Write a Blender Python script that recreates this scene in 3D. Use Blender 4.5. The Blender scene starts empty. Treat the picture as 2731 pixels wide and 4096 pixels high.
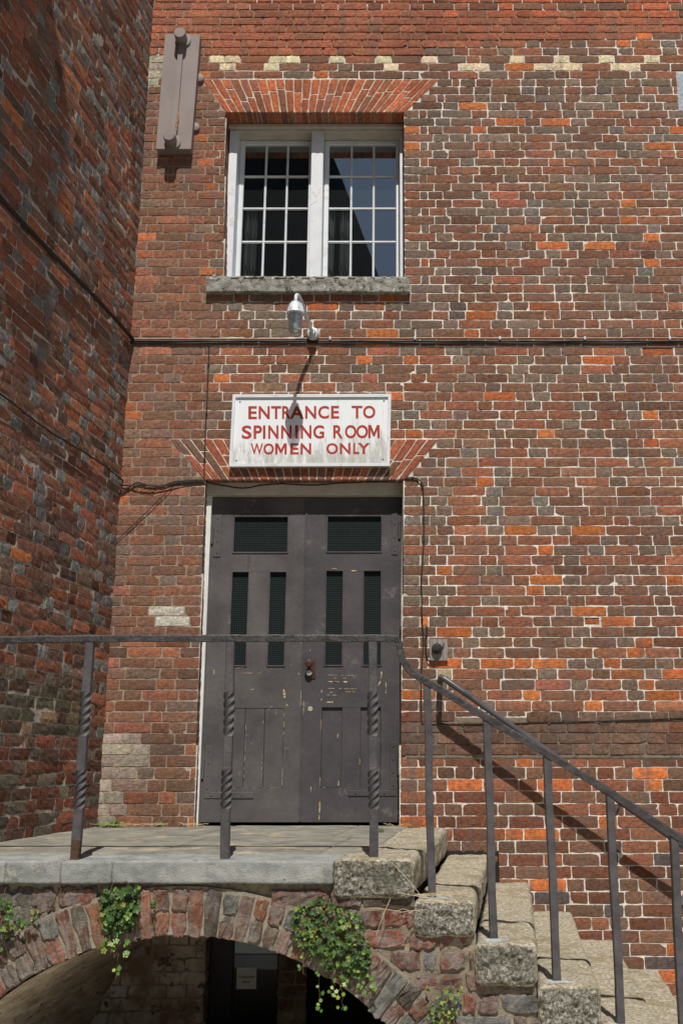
import bpy, math, random
import numpy as np
from mathutils import Vector, Matrix

R = math.radians
random.seed(7)
rng = np.random.default_rng(11)
scene = bpy.context.scene

# ------------------------------------------------------------------ camera
cam_d = bpy.data.cameras.new("camera")
cam = bpy.data.objects.new("camera", cam_d)
scene.collection.objects.link(cam)
cam.location = (0.0, -6.77, 0.405)
cam.rotation_euler = (R(104.1), 0, 0)
cam_d.sensor_width = 36
cam_d.sensor_fit = 'AUTO'
cam_d.lens = 35.0
cam_d.shift_x = -0.0476
cam_d.clip_start = 0.05
cam_d.clip_end = 500
scene.camera = cam

# ------------------------------------------------------------------ world + sun
SUN_EL, SUN_AZ = 58.0, 4.5          # azimuth 0 = straight behind the camera
w = bpy.data.worlds.new("World")
scene.world = w
w.use_nodes = True
nt = w.node_tree
sky = nt.nodes.new("ShaderNodeTexSky")
sky.sky_type = 'NISHITA'
sky.sun_disc = False
sky.sun_elevation = R(SUN_EL)
sky.sun_rotation = R(180 - SUN_AZ)
nt.nodes["Background"].inputs[1].default_value = 0.052
nt.links.new(sky.outputs[0], nt.nodes["Background"].inputs[0])
sun_d = bpy.data.lights.new("sun", 'SUN')
sun_d.energy = 5.0
sun_d.angle = R(0.5)
sun_d.color = (1.0, 0.955, 0.89)
sun = bpy.data.objects.new("sun", sun_d)
scene.collection.objects.link(sun)
sdir = Vector((math.sin(R(SUN_AZ)) * math.cos(R(SUN_EL)), -math.cos(R(SUN_AZ)) * math.cos(R(SUN_EL)), math.sin(R(SUN_EL))))
sun.rotation_euler = sdir.to_track_quat('Z', 'Y').to_euler()
sun.location = (0, -20, 30)
scene.view_settings.view_transform = 'Standard'
scene.view_settings.look = 'None'
scene.view_settings.exposure = 0.0
scene.view_settings.gamma = 1

# ------------------------------------------------------------------ object helpers
C = scene.collection
def link(name, me, parent=None, kind=None, label=None, cat=None, group=None):
    o = bpy.data.objects.new(name, me)
    C.objects.link(o)
    if parent is not None: o.parent = parent
    if kind: o['kind'] = kind
    if label: o['label'] = label
    if cat: o['category'] = cat
    if group: o['group'] = group
    return o
def thing(name, label, cat, loc=(0, 0, 0), group=None):
    o = link(name, None, None, None, label, cat, group)
    o.location = loc
    o.empty_display_size = 0.1
    return o
def fixloc(o):
    """children are built in world coordinates; shift them under an Empty that has a location"""
    if o.parent is not None:
        bpy.context.view_layer.update()
        o.matrix_parent_inverse = o.parent.matrix_world.inverted()
    return o

def mesh_from(name, verts, faces, mat, col=None, smooth=False, mats=None, midx=None):
    me = bpy.data.meshes.new(name)
    me.from_pydata([tuple(v) for v in verts], [], [tuple(f) for f in faces])
    for m in (mats or [mat]): me.materials.append(m)
    if midx is not None: me.polygons.foreach_set('material_index', np.asarray(midx, dtype=np.int32))
    if col is not None:
        a = me.color_attributes.new('Col', 'FLOAT_COLOR', 'POINT')
        c = np.ones((len(verts), 4), dtype=np.float32); c[:, :3] = np.asarray(col, dtype=np.float32)
        a.data.foreach_set('color', c.ravel())
    if smooth: me.polygons.foreach_set('use_smooth', np.ones(len(me.polygons), dtype=bool))
    me.update()
    return me

class MB:
    """collects shapes into one mesh"""
    def __init__(s): s.v = []; s.f = []; s.c = []
    def add(s, v, f, c=(1, 1, 1)):
        n = len(s.v)
        s.v += [tuple(p) for p in v]; s.f += [tuple(i + n for i in q) for q in f]
        s.c += [c] * len(v)
    def box(s, x0, x1, y0, y1, z0, z1, b=0.0, c=(1, 1, 1)):
        if b <= 0:
            v = [(x, y, z) for z in (z0, z1) for y in (y0, y1) for x in (x0, x1)]
            s.add(v, [(0, 2, 3, 1), (4, 5, 7, 6), (0, 1, 5, 4), (2, 6, 7, 3), (0, 4, 6, 2), (1, 3, 7, 5)], c); return
        # chamfered box: 3 rings in z order of octagon-like corners
        b = min(b, (x1 - x0) * .45, (y1 - y0) * .45, (z1 - z0) * .45)
        def ring(z, i):
            return [(x0 + b + i * 0, y0 + (b if i else 0), z), (x1 - b, y0 + (b if i else 0), z), (x1 - (b if i else 0), y0 + b, z), (x1 - (b if i else 0), y1 - b, z),
                    (x1 - b, y1 - (b if i else 0), z), (x0 + b, y1 - (b if i else 0), z), (x0 + (b if i else 0), y1 - b, z), (x0 + (b if i else 0), y0 + b, z)]
        v = ring(z0, 1) + ring(z0 + b, 0) + ring(z1 - b, 0) + ring(z1, 1)
        f = [tuple(reversed(range(8))), tuple(range(24, 32))]
        for k in range(3):
            for i in range(8):
                j = (i + 1) % 8
                f.append((k * 8 + i, k * 8 + j, k * 8 + 8 + j, k * 8 + 8 + i))
        s.add(v, f, c)
    def prism(s, poly, y0, y1, c=(1, 1, 1)):
        """poly of (x,z), extruded from y0 to y1"""
        n = len(poly)
        v = [(x, y0, z) for x, z in poly] + [(x, y1, z) for x, z in poly]
        f = [tuple(range(n)), tuple(reversed(range(n, 2 * n)))] + [(i, i + n, (i + 1) % n + n, (i + 1) % n) for i in range(n)]
        s.add(v, f, c)
    def tube(s, pts, r, seg=10, c=(1, 1, 1), cap=True):
        pts = [Vector(p) for p in pts]; n = len(pts)
        rs = r if isinstance(r, (list, tuple)) else [r] * n
        up = None; v = []; f = []
        for i, p in enumerate(pts):
            t = (pts[min(i + 1, n - 1)] - pts[max(i - 1, 0)]).normalized()
            if up is None: up = t.orthogonal().normalized()
            up = (up - t * up.dot(t)).normalized(); w2 = t.cross(up)
            for k in range(seg):
                a = 2 * math.pi * k / seg
                v.append(p + (up * math.cos(a) + w2 * math.sin(a)) * rs[i])
        for i in range(n - 1):
            for k in range(seg):
                k2 = (k + 1) % seg
                f.append((i * seg + k, i * seg + k2, (i + 1) * seg + k2, (i + 1) * seg + k))
        if cap: f.append(tuple(reversed(range(seg)))); f.append(tuple(range((n - 1) * seg, n * seg)))
        s.add(v, f, c)
    def cyl(s, p0, p1, r, seg=20, r2=None, c=(1, 1, 1)):
        s.tube([p0, p1], [r, r if r2 is None else r2], seg, c)
    def lathe(s, prof, center, axis='Z', seg=20, c=(1, 1, 1)):
        """prof: (radius, height)"""
        v = []; f = []; n = len(prof)
        for r, h in prof:
            for k in range(seg):
                a = 2 * math.pi * k / seg
                q = (r * math.cos(a), r * math.sin(a), h)
                if axis == 'Y': q = (q[0], h, q[1])
                v.append((center[0] + q[0], center[1] + q[1], center[2] + q[2]))
        for i in range(n - 1):
            for k in range(seg):
                k2 = (k + 1) % seg
                f.append((i * seg + k, i * seg + k2, (i + 1) * seg + k2, (i + 1) * seg + k))
        f.append(tuple(range(seg))); f.append(tuple(range((n - 1) * seg, n * seg)))
        s.add(v, f, c)
    def build(s, name, mat, parent=None, smooth=False, col=False, **kw):
        me = mesh_from(name, s.v, s.f, mat, col=s.c if col else None, smooth=smooth)
        if smooth:
            try: me.set_sharp_from_angle(angle=R(40))
            except Exception: pass
        return fixloc(link(name, me, parent, **kw))

# ------------------------------------------------------------------ noise (numpy)
def _h(i, j, k, s):
    n = (i.astype(np.int64) * 374761393 + j.astype(np.int64) * 668265263 + k.astype(np.int64) * 2147483647 + s * 974634777) & 0xffffffff
    n = ((n ^ (n >> 13)) * 1274126177) & 0xffffffff
    n = ((n ^ (n >> 16)) * 2246822519) & 0xffffffff
    return ((n ^ (n >> 15)) & 0xffffff) / float(0xffffff)
def vnoise(P, s=0):
    P = np.asarray(P, dtype=float); F = np.floor(P); t = P - F; t = t * t * (3 - 2 * t)
    i, j, k = F[:, 0], F[:, 1], F[:, 2]; r = 0
    for a in (0, 1):
        for b in (0, 1):
            for c in (0, 1):
                wgt = (t[:, 0] if a else 1 - t[:, 0]) * (t[:, 1] if b else 1 - t[:, 1]) * (t[:, 2] if c else 1 - t[:, 2])
                r = r + wgt * _h(i + a, j + b, k + c, s)
    return r * 2 - 1
def fbm(P, sc, octv=3, s=0):
    P = np.asarray(P, dtype=float) * sc; a = 1.0; r = 0; t = 0
    for o in range(octv):
        r = r + a * vnoise(P, s + o); t += a; a *= .5; P = P * 2.03
    return r / t

# ------------------------------------------------------------------ materials
def newmat(name):
    m = bpy.data.materials.new(name); m.use_nodes = True
    n = m.node_tree.nodes; l = m.node_tree.links
    return m, n, l, n["Principled BSDF"]
def tex(n, l, kind='Noise', scale=5, detail=4, rough=.6, stretch=None):
    tc = n.new("ShaderNodeTexCoord"); src = tc.outputs['Object']
    if stretch:
        mp = n.new("ShaderNodeMapping"); mp.inputs['Scale'].default_value = stretch
        l.new(src, mp.inputs['Vector']); src = mp.outputs[0]
    if kind == 'Noise':
        t = n.new("ShaderNodeTexNoise"); t.inputs['Detail'].default_value = detail; t.inputs['Roughness'].default_value = rough
    else:
        t = n.new("ShaderNodeTexVoronoi")
    t.inputs['Scale'].default_value = scale
    l.new(src, t.inputs['Vector'])
    return t
def ramp(n, l, src, stops):
    r = n.new("ShaderNodeValToRGB"); e = r.color_ramp.elements
    e[0].position = stops[0][0]; e[0].color = (*stops[0][1], 1) if len(stops[0][1]) == 3 else stops[0][1]
    e[1].position = stops[-1][0]; e[1].color = (*stops[-1][1], 1)
    for p, c in stops[1:-1]:
        q = e.new(p); q.color = (*c, 1)
    l.new(src, r.inputs[0]); return r
def mix(n, l, a, b, fac, mode='MIX'):
    m = n.new("ShaderNodeMix"); m.data_type = 'RGBA'; m.blend_type = mode
    for sock, val in ((m.inputs[0], fac), (m.inputs[6], a), (m.inputs[7], b)):
        if isinstance(val, (int, float)): sock.default_value = val
        elif isinstance(val, tuple): sock.default_value = (*val, 1)
        else: l.new(val, sock)
    return m.outputs[2]
def g(v): return (v, v, v)
def bump(n, l, h, strength, dist, bs, prev=None):
    b = n.new("ShaderNodeBump"); b.inputs['Strength'].default_value = strength; b.inputs['Distance'].default_value = dist
    l.new(h, b.inputs['Height'])
    if prev: l.new(prev, b.inputs['Normal'])
    l.new(b.outputs[0], bs.inputs['Normal']); return b.outputs[0]

def brick_mat(name, soot=0.25, lich=0.0, white=0.0, bstr=1.0):
    m, n, l, bs = newmat(name)
    at = n.new("ShaderNodeAttribute"); at.attribute_name = 'Col'
    t1 = tex(n, l, scale=38, detail=6, rough=.7)
    c = mix(n, l, at.outputs['Color'], ramp(n, l, t1.outputs[0], [(.28, g(.40)), (.5, g(1.0)), (.72, g(1.55))]).outputs[0], .9, 'MULTIPLY')
    tl_ = tex(n, l, scale=1.1, detail=3)
    c = mix(n, l, c, ramp(n, l, tl_.outputs[0], [(.3, (.80, .79, .78)), (.7, (1.24, 1.16, 1.06))]).outputs[0], .8, 'MULTIPLY')
    tp_ = tex(n, l, scale=95, detail=4, rough=.7, stretch=(.6, 1, 1.5))
    c = mix(n, l, c, ramp(n, l, tp_.outputs[0], [(.30, g(.35)), (.45, g(1.0)), (.8, g(1.25))]).outputs[0], .8, 'MULTIPLY')
    t2 = tex(n, l, scale=9, detail=5, rough=.65)
    c = mix(n, l, c, (.105, .088, .078), ramp(n, l, t2.outputs[0], [(.5, g(0)), (.72, g(soot * 1.6))]).outputs[0])
    t3 = tex(n, l, scale=120, detail=3, rough=.6)
    c = mix(n, l, c, (.5, .45, .38), ramp(n, l, t3.outputs[0], [(.69, g(0)), (.76, g(.5))]).outputs[0])
    # vertical weather streaks
    t4 = tex(n, l, scale=5, detail=4, stretch=(2.2, 2.2, .14))
    c = mix(n, l, c, (.13, .115, .105), ramp(n, l, t4.outputs[0], [(.52, g(0)), (.68, g(.5))]).outputs[0])
    if lich > 0:
        t5 = tex(n, l, scale=6, detail=8, rough=.75)
        c = mix(n, l, c, (.10, .10, .07), ramp(n, l, t5.outputs[0], [(.5, g(0)), (.6, g(lich))]).outputs[0])
    if white > 0:
        t7 = tex(n, l, scale=5, detail=9, rough=.8)
        c = mix(n, l, c, (.20, .19, .175), ramp(n, l, t7.outputs[0], [(.50, g(0)), (.64, g(.45))]).outputs[0])
        t6 = tex(n, l, scale=13, detail=8, rough=.8)
        c = mix(n, l, c, (.34, .32, .29), ramp(n, l, t6.outputs[0], [(.46, g(0)), (.56, g(white))]).outputs[0])
    l.new(c, bs.inputs['Base Color']); bs.inputs['Roughness'].default_value = .92
    bs.inputs['Specular IOR Level'].default_value = .2
    tb = tex(n, l, scale=55, detail=8, rough=.75, stretch=(1, 1, 1.8))
    bump(n, l, tb.outputs[0], bstr, .008, bs)
    return m
def mortar_mat(name, bstr=.8):
    m, n, l, bs = newmat(name)
    at = n.new("ShaderNodeAttribute"); at.attribute_name = 'Col'
    t1 = tex(n, l, scale=30, detail=6, rough=.7)
    c = mix(n, l, at.outputs['Color'], ramp(n, l, t1.outputs[0], [(.3, g(.45)), (.5, g(1.0)), (.75, g(1.3))]).outputs[0], .9, 'MULTIPLY')
    l.new(c, bs.inputs['Base Color']); bs.inputs['Roughness'].default_value = .95
    bs.inputs['Specular IOR Level'].default_value = .15
    tb = tex(n, l, scale=90, detail=6, rough=.7)
    bump(n, l, tb.outputs[0], bstr, .008, bs)
    return m
def simple_mat(name, c1, c2, scale=8, rough=.6, bstr=.3, bscale=60, bdist=.004, spec=.4, metal=0, spots=None, stretch=None, detail=6, lo=.35, hi=.65):
    m, n, l, bs = newmat(name)
    t1 = tex(n, l, scale=scale, detail=detail, rough=.65, stretch=stretch)
    c = ramp(n, l, t1.outputs[0], [(lo, c1), (hi, c2)]).outputs[0]
    for sp in (spots or []):
        tt = tex(n, l, scale=sp[1], detail=sp[4] if len(sp) > 4 else 6, rough=.7, stretch=sp[5] if len(sp) > 5 else None)
        c = mix(n, l, c, sp[0], ramp(n, l, tt.outputs[0], [(sp[2], g(0)), (sp[2] + .05, g(sp[3]))]).outputs[0])
    l.new(c, bs.inputs['Base Color'])
    bs.inputs['Roughness'].default_value = rough; bs.inputs['Metallic'].default_value = metal
    bs.inputs['Specular IOR Level'].default_value = spec
    if bstr > 0:
        tb = tex(n, l, scale=bscale, detail=6, rough=.65, stretch=stretch)
        bump(n, l, tb.outputs[0], bstr, bdist, bs)
    return m

M_brick = brick_mat('old_brick', .3)
M_sidebrick = brick_mat('side_brick', .25, bstr=.6)
M_basebrick = brick_mat('weathered_brick', .35, lich=.6, white=.42, bstr=1.2)
M_mortar = mortar_mat('mortar')
M_stain_mortar = M_mortar
M_paint = simple_mat('dark_grey_paint', (.064, .058, .060), (.108, .098, .096), 3.0, .66, .5, 30, .005, .3,
                     spots=[((.42, .38, .27), 26, .735, .9, 9), ((.04, .036, .034), 9, .60, .5, 8, (1.5, 1, .5)), ((.21, .19, .175), 7, .60, .55, 9)])
M_paint2 = simple_mat('darker_grey_paint', (.052, .047, .051), (.082, .075, .077), 3.0, .64, .5, 30, .005, .3,
                      spots=[((.5, .44, .30), 24, .70, .95, 9), ((.03, .03, .03), 9, .62, .5, 8, (1.5, 1, .5)), ((.17, .155, .145), 6, .60, .5, 9)])
M_iron = simple_mat('painted_iron', (.050, .046, .049), (.090, .084, .087), 14, .5, .7, 70, .004, .45,
                    spots=[((.10, .045, .022), 9, .66, .6)])
M_tube = simple_mat('grey_painted_tube', (.060, .060, .066), (.080, .080, .086), 8, .38, .15, 60, .002, .5)
M_rail = simple_mat('black_worn_rail_iron', (.020, .018, .018), (.060, .055, .055), 22, .42, 1.0, 50, .006, .5)
M_rust = simple_mat('rusty_iron', (.055, .03, .02), (.11, .065, .045), 20, .8, .9, 60, .005, .3)
M_plate = simple_mat('mauve_painted_iron', (.215, .175, .165), (.26, .215, .20), 4, .6, .2, 80, .002, .3,
                     spots=[((.42, .24, .11), 7, .73, .8)])
M_white = simple_mat('white_window_paint', (.60, .63, .66), (.72, .74, .76), 6, .45, .25, 50, .003, .4,
                     spots=[((.22, .20, .17), 24, .665, .85, 9), ((.42, .42, .40), 6, .58, .5)])
M_cream = simple_mat('cream_frame_paint', (.42, .38, .30), (.55, .50, .42), 7, .6, .3, 50, .003, .3,
                     spots=[((.1, .08, .06), 30, .7, .8, 9)])
M_jamb = simple_mat('white_door_frame_paint', (.62, .62, .58), (.74, .74, .70), 6, .5, .35, 60, .003, .3,
                    spots=[((.1, .09, .07), 28, .68, .9, 9)])
M_sill = simple_mat('lichen_stone', (.15, .145, .125), (.38, .365, .32), 16, .95, 1.0, 60, .008, .2,
                    spots=[((.03, .03, .027), 30, .54, .8, 8), ((.60, .60, .54), 26, .60, .9, 8)])
M_stonegray = simple_mat('blue_grey_kerb_stone', (.185, .195, .19), (.33, .335, .315), 9, .9, 1.0, 120, .005, .25,
                         spots=[((.42, .40, .34), 4, .6, .5), ((.035, .035, .035), 30, .64, .9, 4), ((.05, .06, .065), 8, .60, .5, 8), ((.55, .57, .55), 45, .69, .6)])
M_paving = simple_mat('worn_paving_stone', (.135, .130, .108), (.26, .25, .21), 5, .95, .9, 40, .007, .2,
                      spots=[((.40, .34, .23), 4, .56, .75, 9), ((.08, .085, .05), 5, .62, .6), ((.45, .45, .42), 40, .71, .7)])
M_granite = simple_mat('worn_granite', (.17, .15, .10), (.54, .48, .37), 60, .95, 1.0, 70, .010, .2,
                       spots=[((.20, .16, .08), 5, .52, .5), ((.09, .09, .07), 45, .62, .6)], stretch=(1, 1.5, 1), lo=.38, hi=.62)
def granite_front():
    m, n, l, bs = newmat('rough_granite_face')
    t1 = tex(n, l, scale=75, detail=5, rough=.75)
    c = ramp(n, l, t1.outputs[0], [(.36, (.045, .045, .038)), (.5, (.24, .225, .185)), (.62, (.56, .53, .45))]).outputs[0]
    t2 = tex(n, l, scale=6, detail=5)
    c = mix(n, l, c, (.08, .08, .05), ramp(n, l, t2.outputs[0], [(.48, g(0)), (.62, g(.55))]).outputs[0])
    c = mix(n, l, c, (.05, .055, .035), 0.0)
    l.new(c, bs.inputs['Base Color']); bs.inputs['Roughness'].default_value = .95
    bs.inputs['Specular IOR Level'].default_value = .2
    tb = tex(n, l, scale=80, detail=6, rough=.7)
    bump(n, l, tb.outputs[0], 1.0, .018, bs)
    return m
M_granitef = granite_front()
M_lead = simple_mat('lead_caulking', (.28, .31, .33), (.45, .49, .51), 30, .6, .8, 60, .004, .4)
M_signwhite = None
M_whitewash = simple_mat('peeling_whitewash', (.30, .20, .13), (.78, .70, .58), 6, .95, .8, 40, .006, .2,
                         spots=[((.09, .045, .028), 11, .56, .85, 8), ((.05, .035, .025), 3, .62, .6)])
M_vault = simple_mat('whitewashed_vault', (.42, .31, .20), (.80, .69, .53), 5, .95, 1.0, 20, .012, .2, stretch=(3.5, .8, 3.5),
                     spots=[((.12, .07, .045), 14, .58, .8, 8, (2, .7, 2))])
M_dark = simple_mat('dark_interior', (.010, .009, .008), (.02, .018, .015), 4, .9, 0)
M_blackframe = simple_mat('black_door_frame', (.012, .012, .013), (.02, .02, .021), 4, .45, 0)
M_copper = simple_mat('brown_pipe', (.24, .10, .045), (.33, .15, .07), 20, .5, .2, 60, .002, .5)
M_cable = simple_mat('black_cable', (.012, .011, .010), (.028, .024, .02), 20, .6, .0)
M_galv = simple_mat('galvanised_steel', (.44, .48, .50), (.64, .68, .70), 25, .5, .2, 80, .002, .5, metal=.1)
M_wood = simple_mat('grey_weathered_wood', (.16, .145, .13), (.36, .33, .30), 14, .9, .8, 40, .005, .2, stretch=(4, 4, .3))
M_bell = simple_mat('black_bell_plastic', (.02, .016, .014), (.04, .032, .028), 20, .45, .2, 60, .002, .4)
M_brown = simple_mat('brown_lock_metal', (.045, .018, .010), (.09, .04, .025), 30, .35, .3, 60, .002, .6)
M_brass = simple_mat('pale_metal', (.45, .42, .32), (.6, .56, .45), 30, .4, .2, 60, .002, .5, metal=.3)
M_red = simple_mat('red_sign_paint', (.33, .030, .016), (.43, .045, .024), 14, .5, .1, 60, .002, .3)
M_ink = simple_mat('black_ink', (.02, .02, .02), (.03, .03, .03), 5, .7, 0)
M_paper = simple_mat('white_paper', (.80, .80, .79), (.84, .84, .83), 5, .7, 0)
M_curtain = simple_mat('pale_curtain', (.35, .34, .32), (.5, .49, .46), 9, .9, 0)
M_straw = simple_mat('dry_straw', (.42, .32, .17), (.62, .50, .30), 30, .8, 0)
M_ground = simple_mat('courtyard_paving', (.15, .14, .125), (.22, .21, .19), 3, .9, .4, 30, .005, .2)
M_bounce = simple_mat('pale_bounce_paving', (.45, .43, .38), (.58, .55, .48), 3, .9, .4, 30, .005, .2)  # pale tone for the added strip that bounces sun under the arch
M_roof = simple_mat('dark_slate', (.02, .022, .024), (.035, .037, .04), 3, .8, 0)
M_oppwall = simple_mat('dark_brick', (.035, .018, .012), (.055, .03, .02), 3, .9, 0)

def sign_mat():
    m, n, l, bs = newmat('white_sign_paint')
    tc = n.new("ShaderNodeTexCoord"); sp = n.new("ShaderNodeSeparateXYZ"); l.new(tc.outputs['Object'], sp.inputs[0])
    mr = n.new("ShaderNodeMapRange"); l.new(sp.outputs[2], mr.inputs[0])
    mr.inputs[1].default_value = 2.72; mr.inputs[2].default_value = 2.44; mr.inputs[3].default_value = -.08; mr.inputs[4].default_value = .16
    mx = n.new("ShaderNodeMapRange"); l.new(sp.outputs[0], mx.inputs[0])
    mx.inputs[1].default_value = -1.1; mx.inputs[2].default_value = -.3; mx.inputs[3].default_value = -.05; mx.inputs[4].default_value = .05
    t1 = tex(n, l, scale=9, detail=8, rough=.75, stretch=(2.4, 1, .5))
    ad = n.new("ShaderNodeMath"); ad.operation = 'ADD'; l.new(t1.outputs[0], ad.inputs[0]); l.new(mr.outputs[0], ad.inputs[1])
    ad2 = n.new("ShaderNodeMath"); ad2.operation = 'ADD'; l.new(ad.outputs[0], ad2.inputs[0]); l.new(mx.outputs[0], ad2.inputs[1])
    f = ramp(n, l, ad2.outputs[0], [(.5, g(0)), (.63, g(.55)), (.8, g(.85))]).outputs[0]
    c = mix(n, l, (.76, .79, .81), (.30, .285, .23), f)
    l.new(c, bs.inputs['Base Color']); bs.inputs['Roughness'].default_value = .5
    return m
M_signwhite = sign_mat()

def glass_mat(name, refl, tint=(.012, .014, .016), clear=.75):
    m, n, l, bs = newmat(name)
    out = n["Material Output"]
    tr = n.new("ShaderNodeBsdfTransparent"); tr.inputs[0].default_value = (.55, .6, .62, 1)
    gl = n.new("ShaderNodeBsdfGlossy"); gl.inputs['Roughness'].default_value = .01; gl.inputs[0].default_value = (.80, .95, 1, 1)
    bs.inputs['Base Color'].default_value = (*tint, 1); bs.inputs['Roughness'].default_value = .3
    a = n.new("ShaderNodeMixShader"); a.inputs[0].default_value = clear
    l.new(bs.outputs[0], a.inputs[1]); l.new(tr.outputs[0], a.inputs[2])
    b = n.new("ShaderNodeMixShader"); b.inputs[0].default_value = refl
    l.new(a.outputs[0], b.inputs[1]); l.new(gl.outputs[0], b.inputs[2])
    l.new(b.outputs[0], out.inputs[0])
    return m
M_glass = glass_mat('old_window_glass', .31)
M_bulbglass = glass_mat('lamp_glass', .22, (.25, .28, .30), .82)
M_bulbglass.node_tree.nodes['Transparent BSDF'].inputs[0].default_value = (.80, .84, .87, 1)
M_doorglass = glass_mat('automatic_door_glass', .05, (.004, .005, .005), .3)

def wired_glass():
    m, n, l, bs = newmat('wired_glass')
    tc = n.new("ShaderNodeTexCoord"); sp = n.new("ShaderNodeSeparateXYZ"); l.new(tc.outputs['Object'], sp.inputs[0])
    ws = []
    for o in (0, 2):
        mu = n.new("ShaderNodeMath"); mu.operation = 'MULTIPLY'; l.new(sp.outputs[o], mu.inputs[0]); mu.inputs[1].default_value = 1 / .0128
        fr = n.new("ShaderNodeMath"); fr.operation = 'FRACT'; l.new(mu.outputs[0], fr.inputs[0])
        lt = n.new("ShaderNodeMath"); lt.operation = 'LESS_THAN'; l.new(fr.outputs[0], lt.inputs[0]); lt.inputs[1].default_value = .16
        ws.append(lt)
    mxn = n.new("ShaderNodeMath"); mxn.operation = 'MAXIMUM'; l.new(ws[0].outputs[0], mxn.inputs[0]); l.new(ws[1].outputs[0], mxn.inputs[1])
    c = mix(n, l, (.006, .009, .010), (.045, .058, .055), mxn.outputs[0])
    l.new(c, bs.inputs['Base Color']); bs.inputs['Roughness'].default_value = .12; bs.inputs['IOR'].default_value = 1.45
    return m
M_wired = wired_glass()

def leaf_mat():
    m, n, l, bs = newmat('leaf')
    at = n.new("ShaderNodeAttribute"); at.attribute_name = 'Col'
    l.new(at.outputs['Color'], bs.inputs['Base Color']); bs.inputs['Roughness'].default_value = .5
    tl = n.new("ShaderNodeBsdfTranslucent"); l.new(at.outputs['Color'], tl.inputs[0])
    ms = n.new("ShaderNodeMixShader"); ms.inputs[0].default_value = .3
    l.new(bs.outputs[0], ms.inputs[1]); l.new(tl.outputs[0], ms.inputs[2])
    l.new(ms.outputs[0], n["Material Output"].inputs[0])
    return m
M_leaf = leaf_mat()
M_stem = simple_mat('red_brown_stem', (.10, .045, .03), (.16, .09, .05), 30, .7, 0)

# ------------------------------------------------------------------ brickwork
NX, NZ = 6, 3
def _template():
    front = [(i, j) for j in range(NZ + 1) for i in range(NX + 1)]
    idx = {p: k for k, p in enumerate(front)}
    border = [(i, 0) for i in range(NX)] + [(NX, j) for j in range(NZ)] + [(i, NZ) for i in range(NX, 0, -1)] + [(0, j) for j in range(NZ, 0, -1)]
    nb = len(border); nf = len(front); faces = []
    for j in range(NZ):
        for i in range(NX):
            faces.append((idx[i, j], idx[i + 1, j], idx[i + 1, j + 1], idx[i, j + 1]))
    for r in range(2):
        for k in range(nb):
            k2 = (k + 1) % nb
            a, b = (idx[border[k]], idx[border[k2]]) if r == 0 else (nf + k, nf + k2)
            c, d = (nf + k2, nf + k) if r == 0 else (nf + nb + k2, nf + nb + k)
            faces.append((b, a, d, c))
    return front, border, np.array(faces)
T_FRONT, T_BORDER, T_FACES = _template()
def make_bricks(quads, cols, depth, yoff, jit=.0008, rough=.0008, bev=.0018, tilt=.0006, seed=1, chip=.012):
    """quads (N,4,2) corners LL,LR,UR,UL. Returns verts (local u,d,z; d = depth inward), faces, colours"""
    r = np.random.default_rng(seed)
    q = np.asarray(quads, float); N = len(q); depth = np.asarray(depth, float) * np.ones(N); yoff = np.asarray(yoff, float) * np.ones(N)
    fr = np.array(T_FRONT, float); s = fr[:, 0] / NX; t = fr[:, 1] / NZ
    def bil(s, t):
        return (q[:, None, 0] * ((1 - s) * (1 - t))[None, :, None] + q[:, None, 1] * (s * (1 - t))[None, :, None]
                + q[:, None, 2] * (s * t)[None, :, None] + q[:, None, 3] * ((1 - s) * t)[None, :, None])
    outer = bil(s, t)
    cen = q.mean(1)[:, None, :]
    J = r.normal(0, jit, outer.shape)
    # smooth wobble of outline
    outer = outer + J
    wv = outer - cen
    ln = np.maximum(np.linalg.norm(wv, axis=2, keepdims=True), 1e-6)
    isb = np.array([1.0 if (i in (0, NX) or j in (0, NZ)) else 0.0 for i, j in T_FRONT])[None, :, None]
    iscorner = np.array([1.0 if (i in (0, NX) and j in (0, NZ)) else 0.0 for i, j in T_FRONT])[None, :, None]
    w_ = np.linalg.norm(q[:, 1] - q[:, 0], axis=1)[:, None, None]; h_ = np.linalg.norm(q[:, 3] - q[:, 0], axis=1)[:, None, None]
    # inset of the front border
    ex = (q[:, 1] - q[:, 0])[:, None, :] / w_; ez = (q[:, 3] - q[:, 0])[:, None, :] / h_
    sx = np.where(s < .001, 1, np.where(s > .999, -1, 0))[None, :, None]; sz = np.where(t < .001, 1, np.where(t > .999, -1, 0))[None, :, None]
    outer = outer + iscorner * (ex * sx + ez * sz) * (np.abs(r.normal(0, .0022, (N, len(s), 1))) + (r.random((N, len(s), 1)) < chip) * r.uniform(.006, .016, (N, len(s), 1)))
    front = outer + (ex * sx + ez * sz) * bev
    tl = r.normal(0, tilt, (N, 2))
    dfront = (r.normal(0, rough, (N, len(s))) + yoff[:, None] + tl[:, 0:1] * (s[None] - .5) * 2 + tl[:, 1:2] * (t[None] - .5) * 2 + isb[:, :, 0] * .0012)
    bi = [T_FRONT.index(p) for p in T_BORDER]
    ring1 = outer[:, bi]; d1 = dfront[:, bi] + bev * r.uniform(.7, 1.6, (N, len(bi)))
    d2 = depth[:, None] * np.ones((N, len(bi)))
    P = np.concatenate([front, ring1, ring1], 1); D = np.concatenate([dfront, d1, d2], 1)
    V = np.stack([P[..., 0], D, P[..., 1]], -1)
    nv = V.shape[1]
    F = (T_FACES[None] + (np.arange(N) * nv)[:, None, None]).reshape(-1, 4)
    Cc = np.repeat(np.asarray(cols, float), nv, 0)
    return V.reshape(-1, 3), F, Cc

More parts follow.
